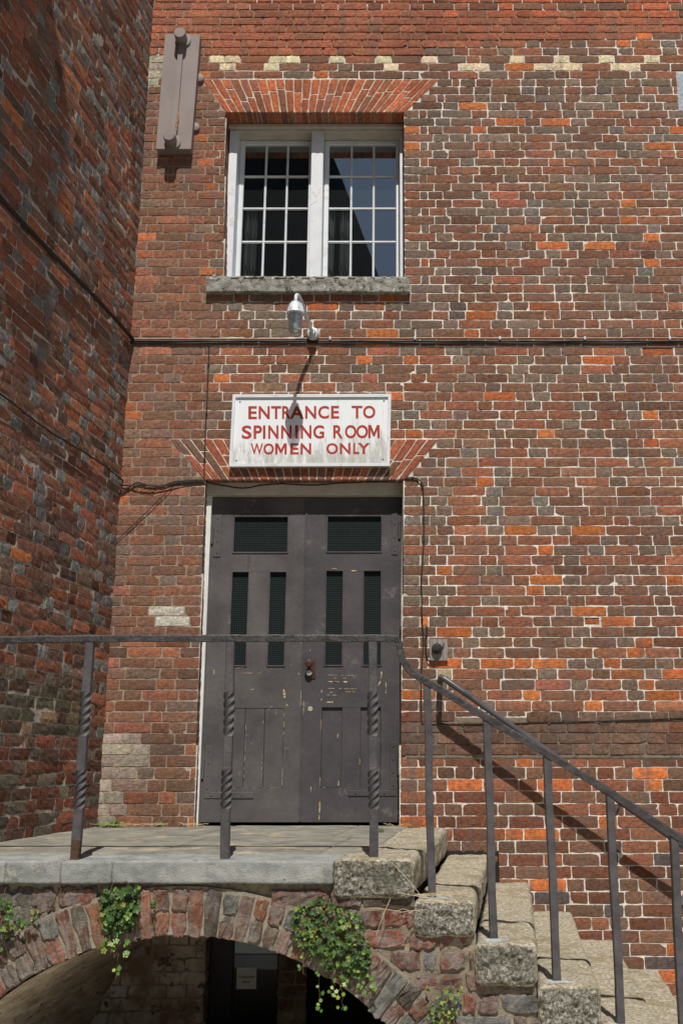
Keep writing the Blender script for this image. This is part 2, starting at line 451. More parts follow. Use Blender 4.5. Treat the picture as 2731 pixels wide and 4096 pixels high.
def lay_courses(u0, u1, z0, z1, pitch, allowed, colour, L=.2270, H=.1120, J=.0066, wob=.0015, seed=1, bond='mix', lenj=.006):
    """allowed(za,zb)->list of (ua,ub, edge_left, edge_right); colour(u,z,header)->rgb"""
    r = np.random.default_rng(seed); quads = []; cols = []; edges = []; n = int((z1 - z0) / pitch)
    ph = 0
    for k in range(n):
        za = z0 + k * pitch + J / 2; zb = z0 + (k + 1) * pitch - J / 2
        for (ua, ub, el, er) in allowed(za, zb):
            if ub - ua < .03: continue
            x = ua + (J / 2 if el else -r.uniform(0, L))
            if bond == 'mix':
                run = [('H', 'S')[(k + i) % 2] for i in range(2)]
            start = True; last = None; i = 0
            x = ua + (0 if el else -((k * .0615 * (1 if k % 2 else 2)) % .246) - r.uniform(0, .02))
            seqp = k % 2
            while x < ub - .02:
                if bond == 'flemish':
                    h = (i + k) % 2 == 0
                    if r.random() < .13: h = not h
                elif bond == 'header_rows':
                    h = (k % 3 == 0) if r.random() > .12 else (r.random() < .5)
                else:
                    h = (not last) if last is not None else (k % 2 == 0)
                    if r.random() < .17: h = not h
                if el and i == 0: h = (k % 2 == 0)
                last = h
                ln = (H if h else L) + r.normal(0, lenj)
                if el and i == 1 and k % 2 == 0: ln = .055; h = True
                xa = x; xb = x + ln
                if xb > ub - .035: xb = ub if er else xb
                if er and xb > ub: xb = ub
                a = max(xa, ua); b = min(xb, ub) if er else xb
                if not er: b = min(b, ub)
                if b - a > .018:
                    dz = wob * math.sin(a * 1.3 + k * .4) + r.normal(0, wob * .5)
                    zz = [za + dz + r.normal(0, .0009) for _ in range(2)] + [zb + dz + r.normal(0, .0009) for _ in range(2)]
                    quads.append([(a, zz[0]), (b, zz[1]), (b, zz[2]), (a, zz[3])])
                    cols.append(colour((a + b) / 2, (za + zb) / 2, h, r))
                    edges.append((1 if (el and a <= ua + .001) else 0) + (2 if (er and b >= ub - .001) else 0))
                x = xb + J + r.normal(0, .0012)
                i += 1
    return quads, cols, np.array(edges)

def place(V, origin, U, N_):
    """local (u, d inward, z) -> world; N_ outward normal"""
    O = np.array(origin, float); U = np.array(U, float); N_ = np.array(N_, float)
    return O + V[:, 0:1] * U - V[:, 1:2] * N_ + V[:, 2:3] * np.array([0, 0, 1.0])

def mortar_sheet(u0, u1, z0, z1, step, keep, depthf, colf, seed=3):
    nu = int((u1 - u0) / step) + 1; nz = int((z1 - z0) / step) + 1
    us = np.linspace(u0, u1, nu); zs = np.linspace(z0, z1, nz)
    Ug, Zg = np.meshgrid(us, zs); P = np.stack([Ug.ravel(), np.zeros(Ug.size), Zg.ravel()], 1)
    P[:, 1] = depthf(P); 
    cols = colf(P)
    idx = np.arange(nu * nz).reshape(nz, nu)
    a = idx[:-1, :-1].ravel(); b = idx[:-1, 1:].ravel(); c = idx[1:, 1:].ravel(); d = idx[1:, :-1].ravel()
    cu = (P[a, 0] + P[c, 0]) / 2; cz = (P[a, 2] + P[c, 2]) / 2
    k = keep(cu, cz)
    F = np.stack([a, b, c, d], 1)[k]
    return P, F, cols

def join_parts(parts):
    """parts: list of (V,F,C,mat index)"""
    Vs = []; Fs = []; Cs = []; Ms = []; n = 0
    for V, F, Cc, m in parts:
        Vs.append(V); Fs.append(np.asarray(F) + n); Cs.append(Cc); Ms.append(np.full(len(F), m)); n += len(V)
    return np.concatenate(Vs), np.concatenate(Fs), np.concatenate(Cs), np.concatenate(Ms)

def jitc(c, r, a=.16):
    k = 1 + r.normal(0, a); k = min(max(k, .6), 1.5)
    return (c[0] * k * (1 + r.normal(0, .04)), c[1] * k * (1 + r.normal(0, .035)), c[2] * k)
PB = (.190, .104, .070); RED = (.262, .108, .063); ORG = (.48, .150, .050); GRY = (.180, .142, .112); BLU = (.155, .150, .140)
DKR = (.160, .064, .040); CRM = (.72, .64, .43); BRN = (.135, .078, .055); SAL = (.33, .125, .080)
def pick(r, opts):
    x = r.random() * sum(p for p, _ in opts)
    for p, c in opts:
        x -= p
        if x <= 0: return jitc(c, r)
    return jitc(opts[-1][1], r)
def lerp(a, b, t): return a + (b - a) * t

# openings of the main wall (x as a function of z: the old jambs lean a little)
def door_l(z): return -1.277 - .014 * z
def door_r(z): return .063 + .016 * z
DOOR_TOP = 2.342
def win_l(z): return -1.243 - .031 * (z - 3.94)
WIN_R = .108; WIN_B, WIN_T = 3.90, 5.320
SILL = (-1.36, .147, 3.765, 3.905)
DA = dict(zt=2.640, zb=DOOR_TOP, lt=-1.578, rt=.345, lb=-1.312, rb=.106)      # flat arch over the door
WA = dict(zt=5.615, zb=WIN_T, lt=-1.476, rt=.385, lb=-1.286, rb=.112)         # flat arch over the window
def main_allowed(za, zb):
    zm = (za + zb) / 2; segs = [(-1.93, 3.3, 0, 0)]
    def cut(a, b, edge=1):
        out = []
        for (s0, s1, e0, e1) in segs:
            if b <= s0 or a >= s1: out.append((s0, s1, e0, e1)); continue
            if a > s0: out.append((s0, a, e0, edge))
            if b < s1: out.append((b, s1, edge, e1))
        return out
    if zm < -.02: segs = [(.30, 3.3, 0, 0)]
    elif zm < DOOR_TOP - .02: segs = cut(door_l(zm), door_r(zm))
    if DA['zb'] - .02 < zm < DA['zt'] - .01:
        t = (zm - DA['zb']) / (DA['zt'] - DA['zb']); segs = cut(lerp(DA['lb'], DA['lt'], t) - .008, lerp(DA['rb'], DA['rt'], t) + .008)
    if SILL[2] - .01 < zm < SILL[3] - .02: segs = cut(SILL[0] - .006, SILL[1] + .006)
    elif WIN_B - .02 < zm < WIN_T - .01: segs = cut(win_l(zm), WIN_R)
    if WA['zb'] - .01 < zm < WA['zt'] - .01:
        t = (zm - WA['zb']) / (WA['zt'] - WA['zb']); segs = cut(lerp(WA['lb'], WA['lt'], t) - .008, lerp(WA['rb'], WA['rt'], t) + .008)
    if 5.33 < zm < 5.68: segs = cut(2.25, 2.52)          # cement patch, right
    return segs
def top_line(x): return 5.81 if x < .35 else (5.90 + .07 * (x - .35))
def main_colour(x, z, h, r):
    if z > top_line(x) and z < 6.22 + (0 if x > .35 else 1.5): return jitc((.345, .128, .074), r, .11)
    if z > 6.2: return pick(r, [(50, (.40, .12, .055)), (30, RED), (20, PB)])
    if 5.695 < z < 5.825 and x > -1.45:
        if r.random() < (.78 if h else .05): return jitc(CRM, r, .06)
        return pick(r, [(35, RED), (30, PB), (25, GRY), (10, ORG)])
    if .24 < x < .40 and .96 < z < 1.05: return jitc((.34, .29, .20), r, .1)
    if x < -1.74 and 5.55 < z < 5.97: return jitc((.40, .40, .31), r, .1)
    if -1.60 < x < -1.40 and 1.31 < z < 1.44: return jitc((.56, .53, .48), r, .06)
    if x < -1.3:
        if z < .60:
            if x < -1.62 and r.random() < .7: return jitc((.36, .32, .27), r, .12)
            return pick(r, [(40, PB), (30, BRN), (20, GRY), (10, RED)])
        if z < 1.2: return pick(r, [(40, PB), (35, RED), (20, BRN), (5, GRY)])
        c_ = pick(r, [(34, PB), (26, RED), (18, GRY), (7, BLU), (5, ORG), (12, SAL)]) if h else pick(r, [(46, PB), (30, RED), (9, GRY), (3, ORG), (14, SAL)])
        return tuple(.68 * a + .32 * b for a, b in zip(c_, (.235, .118, .082)))
    if z < -.12: return pick(r, [(34, DKR), (22, BRN), (20, RED), (10, ORG), (12, PB), (6, (.07, .075, .085))])
    if z < .43: return pick(r, [(34, DKR), (20, BRN), (24, RED), (12, ORG), (8, PB)])
    if z < .70: return pick(r, [(55, (.135, .092, .070)), (20, BRN), (15, PB), (8, DKR)])
    if x < .3 and z < 1.3: return pick(r, [(40, BRN), (22, PB), (18, ORG), (14, RED)])
    k = max(0, min(1, (1.9 - z) / .9)) * (.5 + .5 * min(1, max(0, (x - .2) / 1.2)))
    if h: return pick(r, [(44 - 14 * k, GRY), (7 * (1 - k), BLU), (24, PB), (14, RED), (4 + 30 * k * k, ORG)])
    top = 1 if z > 3.5 else 0
    return pick(r, [(40 + 14 * math.sin(x * 2.1 + z * 1.3), PB), (36, RED), (4 + 12 * top, GRY), (10 * k, SAL), (2 + 36 * k * k, ORG)])

building = thing('brick_building', 'weathered red brick building front with a small paned window above a dark double door', 'building', (0, 0, 0))

def main_depth(P):
    x, z = P[:, 0], P[:, 2]
    d = .0043 + .0005 * fbm(P, 35, 2, 5)
    d = np.where((z > np.where(x < .35, 5.81, 5.90 + .07 * (x - .35))), .009 + .003 * fbm(P, 35, 2, 6), d)
    d = np.where((x < -1.3) & (z > .6), .0038 + .0006 * fbm(P, 35, 2, 7), d)
    return d - np.where((z > .43) & (z < .70) & (x > .1), .010, 0)
def main_mcol(P):
    x, z = P[:, 0], P[:, 2]; n = len(P)
    c = np.tile(np.array([.74, .69, .60]), (n, 1))
    nz = fbm(P, 2.2, 3, 9)[:, None]
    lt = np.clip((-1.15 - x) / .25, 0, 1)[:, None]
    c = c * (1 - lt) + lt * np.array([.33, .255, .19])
    tp = ((z > np.where(x < .35, 5.81, 5.90 + .07 * (x - .35))) & (z < 6.25))[:, None]
    c = np.where(tp, np.array([.34, .265, .175]), c)
    lo = ((z > .43) & (z < .70) & (x > .1))[:, None]
    c = np.where(lo, np.array([.20, .16, .12]), c)
    dirt = np.clip(fbm(P, 7, 3, 12) * 1.6 - .05, 0, .6)[:, None]
    c = c * (1 - dirt) + np.array([.24, .20, .16]) * dirt
    pk = ((x > 2.25) & (x < 2.52) & (z > 5.33) & (z < 5.68))[:, None]
    c = np.where(pk, np.array([.40, .44, .48]), c)
    pk = ((x < -1.74) & (z > 5.55) & (z < 5.97))[:, None]
    c = np.where(pk, np.array([.44, .44, .35]), c)
    return c * (1 + .12 * nz)
def main_keep(x, z):
    k = np.ones(len(x), bool)
    k &= ~((z < -.02) & (x < .30))
    k &= ~((z < DOOR_TOP) & (z >= -.02) & (x > door_l(z) + .004) & (x < door_r(z) - .004))
    k &= ~((z > WIN_B - .02) & (z < WIN_T) & (x > win_l(z) + .004) & (x < WIN_R - .004))
    for a, b, c, d in HOLES: k &= ~((x > a) & (x < b) & (z > c) & (z < d))
    return k
q, cs, ed = lay_courses(-1.93, 3.3, -1.167, .452, .0770, main_allowed, main_colour, seed=21)
q2, cs2, ed2 = lay_courses(-1.93, 3.3, .450, 7.0, .0709, main_allowed, main_colour, seed=22)
q += q2; cs += cs2; ed = np.concatenate([ed, ed2])
cs = [tuple(.82 * a + .18 * b for a, b in zip(c_, (.250, .118, .072))) if max(c_) < .33 else c_ for c_ in cs]
qa = np.array(q); zc = qa[:, :, 1].mean(1); xc = qa[:, :, 0].mean(1)
dep = np.full(len(q), .05)
dep[(ed > 0) & (zc < DOOR_TOP + .01)] = .128
dep[(ed > 0) & (zc > WIN_B - .05) & (zc < WIN_T + .02)] = .17
yo = np.random.default_rng(5).normal(0, .0005, len(q))
yo -= np.where((zc > .43) & (zc < .70) & (xc > .1), .012, 0)
yo -= np.where((zc > 5.85) & (xc < .39), .003, 0)
HOLES = []
for hx_, hz_ in ((1.881, 3.297), (1.339, 1.337)):
    k_ = np.argmin((xc - hx_) ** 2 + ((zc - hz_) * 2) ** 2); yo[k_] = .0085; cs[k_] = (.40, .12, .045); HOLES.append((qa[k_, :, 0].min() + .006, qa[k_, :, 0].max() - .006, qa[k_, :, 1].min() + .004, qa[k_, :, 1].max() - .002))
V, F, Cc = make_bricks(q, cs, dep, yo, seed=31)
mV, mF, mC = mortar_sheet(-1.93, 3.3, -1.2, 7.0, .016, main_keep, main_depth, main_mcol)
mb = MB()                       # solid core of the wall
core_c = (.32, .28, .23)
for poly in [[(.30, -1.3), (3.3, -1.3), (3.3, -.01), (.30, -.01)],
             [(-2.1, -.01), (door_l(0) - .002, -.01), (door_l(2.34) - .002, DOOR_TOP), (-2.1, DOOR_TOP)],
             [(door_r(0) + .002, -.01), (3.3, -.01), (3.3, DOOR_TOP), (door_r(2.34) + .002, DOOR_TOP)],
             [(-2.1, DOOR_TOP + .002), (3.3, DOOR_TOP + .002), (3.3, WIN_B - .02), (-2.1, WIN_B - .02)],
             [(-2.1, WIN_B - .02), (win_l(3.9) - .002, WIN_B - .02), (win_l(5.32) - .002, WIN_T), (-2.1, WIN_T)],
             [(WIN_R + .002, WIN_B - .02), (3.3, WIN_B - .02), (3.3, WIN_T), (WIN_R + .002, WIN_T)],
             [(-2.1, WIN_T + .002), (3.3, WIN_T + .002), (3.3, 7.4), (-2.1, 7.4)]]:
    mb.prism(poly, .012, .36, core_c)
cV = np.array(mb.v); 
def quads_only(fs):
    return [f for f in fs]
parts = [(V * [1, 1, 1], F, Cc, 0), (mV, mF, mC, 1)]
Vj, Fj, Cj, Mj = join_parts(parts)
nF = [tuple(f) for f in Fj] + [tuple(i + len(Vj) for i in f) for f in mb.f]
Vj = np.concatenate([Vj, cV]); Cj = np.concatenate([Cj, np.tile(core_c, (len(cV), 1))]); Mj = np.concatenate([Mj, np.ones(len(mb.f))])
link('wall', mesh_from('wall', Vj, nF, None, Cj, mats=[M_brick, M_mortar], midx=Mj), building)

def flat_arch(A, n, seed, base, y1, label):
    r = np.random.default_rng(seed); quads = []; cols = []; deps = []
    jt = .0045
    for i in range(n):
        s0, s1 = i / n, (i + 1) / n
        def pt(s, t): return (lerp(lerp(A['lb'], A['rb'], s), lerp(A['lt'], A['rt'], s), t), lerp(A['zb'], A['zt'], t))
        ts = r.choice([.33, .5, .64, .4]) if i % 2 else r.choice([.6, .45, .55, .7])
        for (ta, tb) in ((0, ts - .012), (ts + .012, 1)):
            a = pt(s0, ta); b = pt(s1, ta); c = pt(s1, tb); d = pt(s0, tb); e = jt / 2
            quads.append([(a[0] + e, a[1]), (b[0] - e, b[1]), (c[0] - e, c[1]), (d[0] + e, d[1])])
            cols.append(pick(r, base)); deps.append(y1)
    V, F, Cc = make_bricks(quads, cols, deps, -.002, jit=.0012, bev=.003, seed=seed)
    m = MB(); m.prism([(A['lb'], A['zb'] + .003), (A['rb'], A['zb'] + .003), (A['rt'], A['zt']), (A['lt'], A['zt'])], .0015, y1 - .003, (.60, .52, .42))
    Vj = np.concatenate([V, np.array(m.v)]); Cj = np.concatenate([Cc, np.array(m.c)])
    Fs = [tuple(f) for f in F] + [tuple(i + len(V) for i in f) for f in m.f]
    return link('flat_arch', mesh_from('flat_arch', Vj, Fs, None, Cj, mats=[M_brick, M_mortar], midx=[0] * len(F) + [1] * len(m.f)), building, label=label)
flat_arch(WA, 26, 41, [(50, (.40, .125, .060)), (25, (.46, .14, .06)), (15, RED)], .165, 'bright orange flat brick arch over the window')
flat_arch(DA, 25, 42, [(45, (.30, .105, .062)), (30, (.36, .115, .06)), (25, PB)], .13, 'dull red flat brick arch over the door')

# ---- window
wf = MB(); FY0, FY1 = .16, .33
ZB, ZT = 3.905, WIN_T - .002
wf.box(-1.272, -1.207, FY0, FY1, ZB, ZT - .052, .003); wf.box(.074, .104, FY0, FY1, ZB, ZT - .052, .003)
wf.box(-.622, -.528, FY0, FY1, ZB, ZT - .052, .003)
wf.box(-1.205, .072, FY0 + .05, FY1, ZB, ZB + .045, .003)
wframe = wf.build('window_frame', M_white, building)
wh = MB(); wh.box(-1.284, .106, FY0 - .022, FY0 + .02, ZT - .036, ZT, .006); wh.box(-1.272, .104, FY0 + .004, FY1, ZT - .050, ZT - .037, .002)
wh.build('window_head', M_cream, wframe)
SY = .285
for (xa, xb, lab) in ((-1.205, -.624, 'left casement of the white window'), (-.526, .072, 'right casement of the white window')):
    m = MB(); z0, z1 = ZB + .047, ZT - .054; fw = .038
    m.box(xa, xa + fw, SY, SY + .04, z0, z1, .004); m.box(xb - fw * .7, xb, SY, SY + .04, z0, z1, .004)
    m.box(xa + fw, xb - fw * .7, SY + .001, SY + .04, z1 - .036, z1, .004); m.box(xa + fw, xb - fw * .7, SY + .001, SY + .04, z0, z0 + .05, .004)
    gx0, gx1, gz0, gz1 = xa + fw, xb - fw * .7, z0 + .05, z1 - .036
    zr = [gz0, 4.368, 4.660, 4.948, gz1]
    for i in (1, 2):
        x = lerp(gx0, gx1, i / 3); m.box(x - .0085, x + .0085, SY + .006, SY + .034, gz0, gz1, .006)
    for i in (1, 2, 3):
        z = zr[i]; m.box(gx0, gx1, SY + .009, SY + .032, z - .0085, z + .0085, .005)
    cse = m.build('casement', M_white, wframe, label=lab)
    p = MB()
    rr = random.Random(int(xa * 100))
    for i in range(3):
        for j in range(4):
            a0, a1 = lerp(gx0, gx1, i / 3), lerp(gx0, gx1, (i + 1) / 3); b0, b1 = zr[j], zr[j + 1]
            e = [rr.uniform(-.0001, .0001)] * 4; y = SY + .022
            p.add([(a0, y + e[0], b0), (a1, y + e[1], b0), (a1, y + e[2], b1), (a0, y + e[3], b1)], [(0, 1, 2, 3)])
    p.build('window_pane', M_glass, wframe)
def stone_slab(x0, x1, y0, y1, z0, z1, n, rad, amp, sc, seed, shear=0.0, y_ref=0.0, front_amp=None, ends=1.0):
    """gridded, rounded, roughened block"""
    nx, ny, nz = n; V = []; idx = {}
    def key(i, j, k):
        if (i, j, k) not in idx:
            idx[i, j, k] = len(V); V.append((lerp(x0, x1, i / nx), lerp(y0, y1, j / ny), lerp(z0, z1, k / nz)))
        return idx[i, j, k]
    F = []; tag = []
    for i in range(nx):
        for j in range(ny):
            F.append((key(i, j, 0), key(i, j + 1, 0), key(i + 1, j + 1, 0), key(i + 1, j, 0))); tag.append(0)
            F.append((key(i, j, nz), key(i + 1, j, nz), key(i + 1, j + 1, nz), key(i, j + 1, nz))); tag.append(0)
        for k in range(nz):
            F.append((key(i, 0, k), key(i + 1, 0, k), key(i + 1, 0, k + 1), key(i, 0, k + 1))); tag.append(1)
            F.append((key(i, ny, k), key(i, ny, k + 1), key(i + 1, ny, k + 1), key(i + 1, ny, k))); tag.append(1)
    for j in range(ny):
        for k in range(nz):
            F.append((key(0, j, k), key(0, j, k + 1), key(0, j + 1, k + 1), key(0, j + 1, k))); tag.append(2)
            F.append((key(nx, j, k), key(nx, j + 1, k), key(nx, j + 1, k + 1), key(nx, j, k + 1))); tag.append(2)
    V = np.array(V); lo = np.array([x0, y0, z0]) + rad; hi = np.array([x1, y1, z1]) - rad
    Q = np.clip(V, lo, hi); D = V - Q; L = np.linalg.norm(D, axis=1, keepdims=True); Nn = D / np.maximum(L, 1e-9)
    V = Q + Nn * rad
    d = fbm(V + seed * 3.1, sc, 4, seed)
    A = np.full(len(V), amp)
    if front_amp is not None:
        w1 = np.clip(-Nn[:, 1], 0, 1) * (V[:, 1] < (y0 + .03)); A = A * (1 - w1) + front_amp * w1
        d = d * (1 - w1) + w1 * (fbm(V + seed, 55, 3, seed + 3) * .6 + fbm(V + seed, 12, 2, seed + 5) * .8)
    V = V + Nn * (A * d)[:, None]
    # gentle overall warp
    V[:, 2] += .004 * fbm(V * [1, 1, 0] + seed, 3, 2, seed + 8)
    V[:, 0] += (V[:, 1] - y_ref) * shear
    return V, F, tag
V, F, _ = stone_slab(SILL[0], SILL[1], -.048, .20, SILL[2], SILL[3], (140, 16, 14), .006, .006, 35, 3)
# weathered slope on top of the sill
V[:, 2] -= np.where(V[:, 2] > SILL[3] - .02, np.clip(.05 - V[:, 1], 0, .1) * .12, 0)
link('windowsill', mesh_from('windowsill', V, F, M_sill, smooth=True), wframe)
# dark room behind the window, curtain strips
m = MB()
for (a) in [(-1.5, .4, 1.8, 1.84, 3.4, 5.8), (-1.5, -1.46, .37, 1.8, 3.4, 5.8), (.36, .4, .37, 1.8, 3.4, 5.8), (-1.5, .4, .37, 1.8, 3.36, 3.4), (-1.5, .4, .37, 1.8, 5.8, 5.84)]: m.box(*a)
m.build('room_interior', M_dark, building)
m = MB()
for (xc_, w_, zt) in ((-1.12, .05, 4.72), (-.55, .10, 4.75), (-.36, .05, 4.7)):
    pts = []
    for k in range(13):
        pts.append((xc_ - w_ + 2 * w_ * k / 12, .42 + .02 * math.sin(k * 1.9)))
    v = [(x, y, 3.9) for x, y in pts] + [(x + .01, y, zt) for x, y in pts]; n_ = len(pts)
    m.add(v, [(i, i + 1, n_ + i + 1, n_ + i) for i in range(n_ - 1)])
m.build('curtain', M_curtain, wframe, smooth=True)

# ---- door
DY = .140
dframe = thing('door_frame', '', '', (0, 0, 0)); dframe.parent = building
df = MB(); df.prism([(-1.312, 0), (-1.268, 0), (-1.274, 2.25), (-1.318, 2.25)], DY - .037, DY + .085); df.build('door_jamb', M_jamb, dframe)
df = MB(); df.prism([(.064, 0), (.085, 0), (.12, 2.25), (.083, 2.25)], DY - .012, DY + .085); df.build('door_jamb', M_jamb, dframe)
m = MB(); m.box(-1.33, .125, DY - .06, DY + .09, 2.252, 2.345, .004)
m.build('door_head', M_cream, dframe)
m = MB(); m.box(-1.30, .10, DY + .09, .36, 0, 2.345); m.build('door_backing', M_dark, dframe)
def leaf(xl0, xl1, xr0, xr1, holes, sunk, mat, label, boards):
    """leaf between slanted edges; built of stiles and rails around the holes (real openings for glazing)"""
    m = MB(); y0, y1 = DY, DY + .04; zt, zb = 2.246, .018
    xs = sorted(set([round(h[0], 4) for h in holes] + [round(h[1], 4) for h in holes]))
    def xl(z): return lerp(xl0, xl1, (z - zb) / (zt - zb))
    def xr(z): return lerp(xr0, xr1, (z - zb) / (zt - zb))
    a = min(h[0] for h in holes); b = max(h[1] for h in holes)
    m.prism([(xl(zb), zb), (a, zb), (a, zt), (xl(zt), zt)], y0, y1)
    m.prism([(b, zb), (xr(zb), zb), (xr(zt), zt), (b, zt)], y0, y1)
    rows = sorted(set((h[2], h[3]) for h in holes)); z = zb
    for (r0, r1) in rows:
        m.prism([(a, z), (b, z), (b, r0), (a, r0)], y0 + .0015, y1)
        hs = sorted([h for h in holes if (h[2], h[3]) == (r0, r1)]); x = a
        for h in hs:
            if h[0] - x > .005: m.prism([(x, r0), (h[0], r0), (h[0], r1), (x, r1)], y0 + .0025, y1)
            x = h[1]
        if b - x > .005: m.prism([(x, r0), (b, r0), (b, r1), (x, r1)], y0 + .0025, y1)
        z = r1
    m.prism([(a, z), (b, z), (b, zt), (a, zt)], y0 + .0015, y1)
    # sunk boards
    for (x0, x1, z0, z1, dpt) in sunk:
        nb = max(1, int((x1 - x0) / .125 + .5))
        for i in range(nb):
            m.box(lerp(x0, x1, i / nb) + .0012, lerp(x0, x1, (i + 1) / nb) - .0012, y0 + dpt, y1 - .001, z0, z1, .002)
    # glazing beads
    for h in holes:
        if any(abs(h[0] - s[0]) < .02 and abs(h[2] - s[2]) < .02 for s in sunk): continue
        x0, x1, z0, z1 = h; t = .008
        m.box(x0 - t, x0 + .002, y0 - .004, y0 + .02, z0 - t, z1 + t, .002); m.box(x1 - .002, x1 + t, y0 - .004, y0 + .02, z0 - t, z1 + t, .002)
        m.box(x0, x1, y0 - .0045, y0 + .02, z0 - t, z0 + .002, .002); m.box(x0, x1, y0 - .0045, y0 + .02, z1 - .002, z1 + t, .002)
    # raised flakes / nails so that the paint is not perfectly flat
    o = m.build('door_leaf', mat, building, label=label)
    p = MB()
    for h in holes:
        if any(abs(h[0] - s[0]) < .02 and abs(h[2] - s[2]) < .02 for s in sunk): continue
        p.box(h[0], h[1], y0 + .018, y0 + .024, h[2], h[3])
    p.build('wired_glazing', M_wired, o)
    return o
L_holes = [(-1.112, -.729, 1.846, 2.106), (-1.112, -.995, 1.050, 1.705), (-.847, -.731, 1.050, 1.705), (-1.118, -.721, .238, .762)]
R_holes = [(-.447, -.064, 1.850, 2.109), (-.451, -.333, 1.052, 1.713), (-.187, -.066, 1.052, 1.713), (-.466, -.326, .240, .768), (-.203, -.066, .240, .768)]
leafL = leaf(-1.264, -1.271, -.606, -.606, L_holes, [(-1.118, -.721, .238, .762, .004)], M_paint, 'left leaf of the dark grey double door', 3)
leafR = leaf(-.598, -.598, .061, .079, R_holes, [(-.466, -.326, .240, .768, .016), (-.203, -.066, .240, .768, .016)], M_paint2, 'right leaf of the dark grey double door, paint flaking round the middle rail', 2)
# groove between boards of the middle muntin, cover strip on meeting stile
m = MB(); m.box(-.607, -.592, DY - .006, DY + .0, .02, 2.24, .002); m.build('cover_strip', M_paint2, leafR)
M_barewood = simple_mat('bare_yellow_wood', (.38, .26, .10), (.58, .50, .36), 40, .8, .3, 60, .002, .2)
def flakes(par, lines, seed):
    r = random.Random(seed); m = MB()
    for (x0, z0, x1, z1, w_, n_) in lines:
        for k in range(n_):
            if n_ > 3 and r.random() < .4: continue
            t0 = (k + r.uniform(0, .5)) / n_; t1 = min(1.0, (k + r.uniform(.7, 1.9)) / n_)
            a = Vector((lerp(x0, x1, t0), 0, lerp(z0, z1, t0))); b = Vector((lerp(x0, x1, t1), 0, lerp(z0, z1, t1)))
            d = (b - a).normalized(); nn = Vector((-d.z, 0, d.x)); K = 5; up = []; dn = []
            for q_ in range(K + 1):
                p = a.lerp(b, q_ / K); ww = w_ * r.uniform(.3, 1.1) * (.25 if q_ in (0, K) else 1)
                up.append(p + nn * ww * .5); dn.append(p - nn * ww * r.uniform(.2, .6))
            poly = up + dn[::-1]
            v = [(p.x, DY - .0007, p.z) for p in poly]; m.add(v, [tuple(range(len(v)))])
    me0 = par.data; nv = len(me0.vertices)
    V_ = [tuple(v.co) for v in me0.vertices] + m.v; F_ = [tuple(p.vertices) for p in me0.polygons] + [tuple(i + nv for i in f) for f in m.f]
    me = mesh_from('door_leaf', V_, F_, None, mats=[me0.materials[0], M_barewood], midx=[0] * len(me0.polygons) + [1] * len(m.f))
    par.data = me
flakes(leafR, [(-.45, .940, -.19, .938, .010, 5), (-.47, .90, -.47, .80, .009, 2), (-.469, .165, -.473, .03, .010, 2), (-.44, .800, -.385, .803, .014, 2), (-.06, 1.02, -.062, .96, .009, 1), (-.062, .955, -.09, .90, .012, 2),
                 (-.44, .985, -.25, .982, .0045, 6), (-.44, .965, -.20, .962, .004, 7), (-.43, .895, -.22, .890, .005, 6), (-.42, .868, -.24, .872, .005, 5), (-.44, .850, -.30, .848, .004, 4),
                 (-.468, .76, -.470, .25, .0045, 9), (-.204, .76, -.206, .25, .0045, 7), (-.46, .238, -.33, .240, .004, 4), (-.355, .60, -.357, .56, .006, 1), (-.345, .30, -.347, .25, .006, 1),
                 (-.53, .25, -.531, .20, .006, 1), (-.555, 1.15, -.553, 1.16, .010, 1), (-.03, .95, -.031, .86, .006, 2), (-.59, .96, -.592, .62, .006, 8), (-.452, 1.735, -.33, 1.722, .005, 4), (-.31, 1.712, -.23, 1.713, .012, 1),
                 (-.448, 2.07, -.449, 2.03, .007, 1), (-.45, 1.845, -.07, 1.843, .003, 6)], 5)
flakes(leafL, [(-.730, .90, -.722, .83, .018, 3), (-.715, .79, -.69, .77, .012, 2), (-.978, .70, -.982, .30, .0025, 9), (-.862, .70, -.864, .30, .003, 9), (-.722, .76, -.724, .25, .003, 8), (-1.116, .236, -.73, .238, .0025, 8),
                 (-1.02, .998, -.73, 1.0, .0035, 7), (-1.13, 1.02, -1.00, 1.04, .003, 3), (-.97, .88, -.93, .89, .010, 1), (-.64, 1.0, -.62, .99, .008, 2), (-.61, 1.05, -.612, .7, .005, 5), (-1.21, 1.03, -1.212, .99, .012, 1)], 6)
def hinge(par, vx, vz, hx, hz, mat):
    m = MB(); y = DY - .005
    m.box(vx[0], vx[1], y, DY + .001, vz[0], vz[1], .002); m.box(hx[0], hx[1], y + .0007, DY + .001, hz[0], hz[1], .002)
    for k in range(4):
        m.lathe([(.006, -.0015), (.004, -.004)], ((vx[0] + vx[1]) / 2, y, lerp(vz[0] + .03, vz[1] - .03, k / 3)), 'Y', 8)
    for k in range(3):
        m.lathe([(.006, -.0015), (.004, -.004)], (lerp(hx[0] + .05, hx[1] - .08, k / 2), y, (hz[0] + hz[1]) / 2), 'Y', 8)
    xk = vx[0] - .012 if par is leafL else vx[1] + .012; zk = (vz[0] + vz[1]) / 2
    m.cyl((xk, y + .002, zk - .06), (xk, y + .002, zk + .06), .010, 10)
    m.build('hinge', mat, par)
hinge(leafL, (-1.254, -1.200, ), (1.812, 2.12), (-1.245, -.913), (2.133, 2.170), M_paint)
hinge(leafR, (.008, .052), (1.827, 2.179), (-.274, .045), (2.139, 2.176), M_paint2)
hinge(leafL, (-1.247, -1.196), (.204, .507), (-1.244, -.910), (.169, .209), M_paint)
hinge(leafR, (-.002, .042), (.224, .537), (-.281, .042), (.184, .222), M_paint2)
m = MB(); m.box(-.578, -.515, DY - .006, DY, .958, 1.083, .002)
lk = m.build('door_lock', M_brown, leafR)
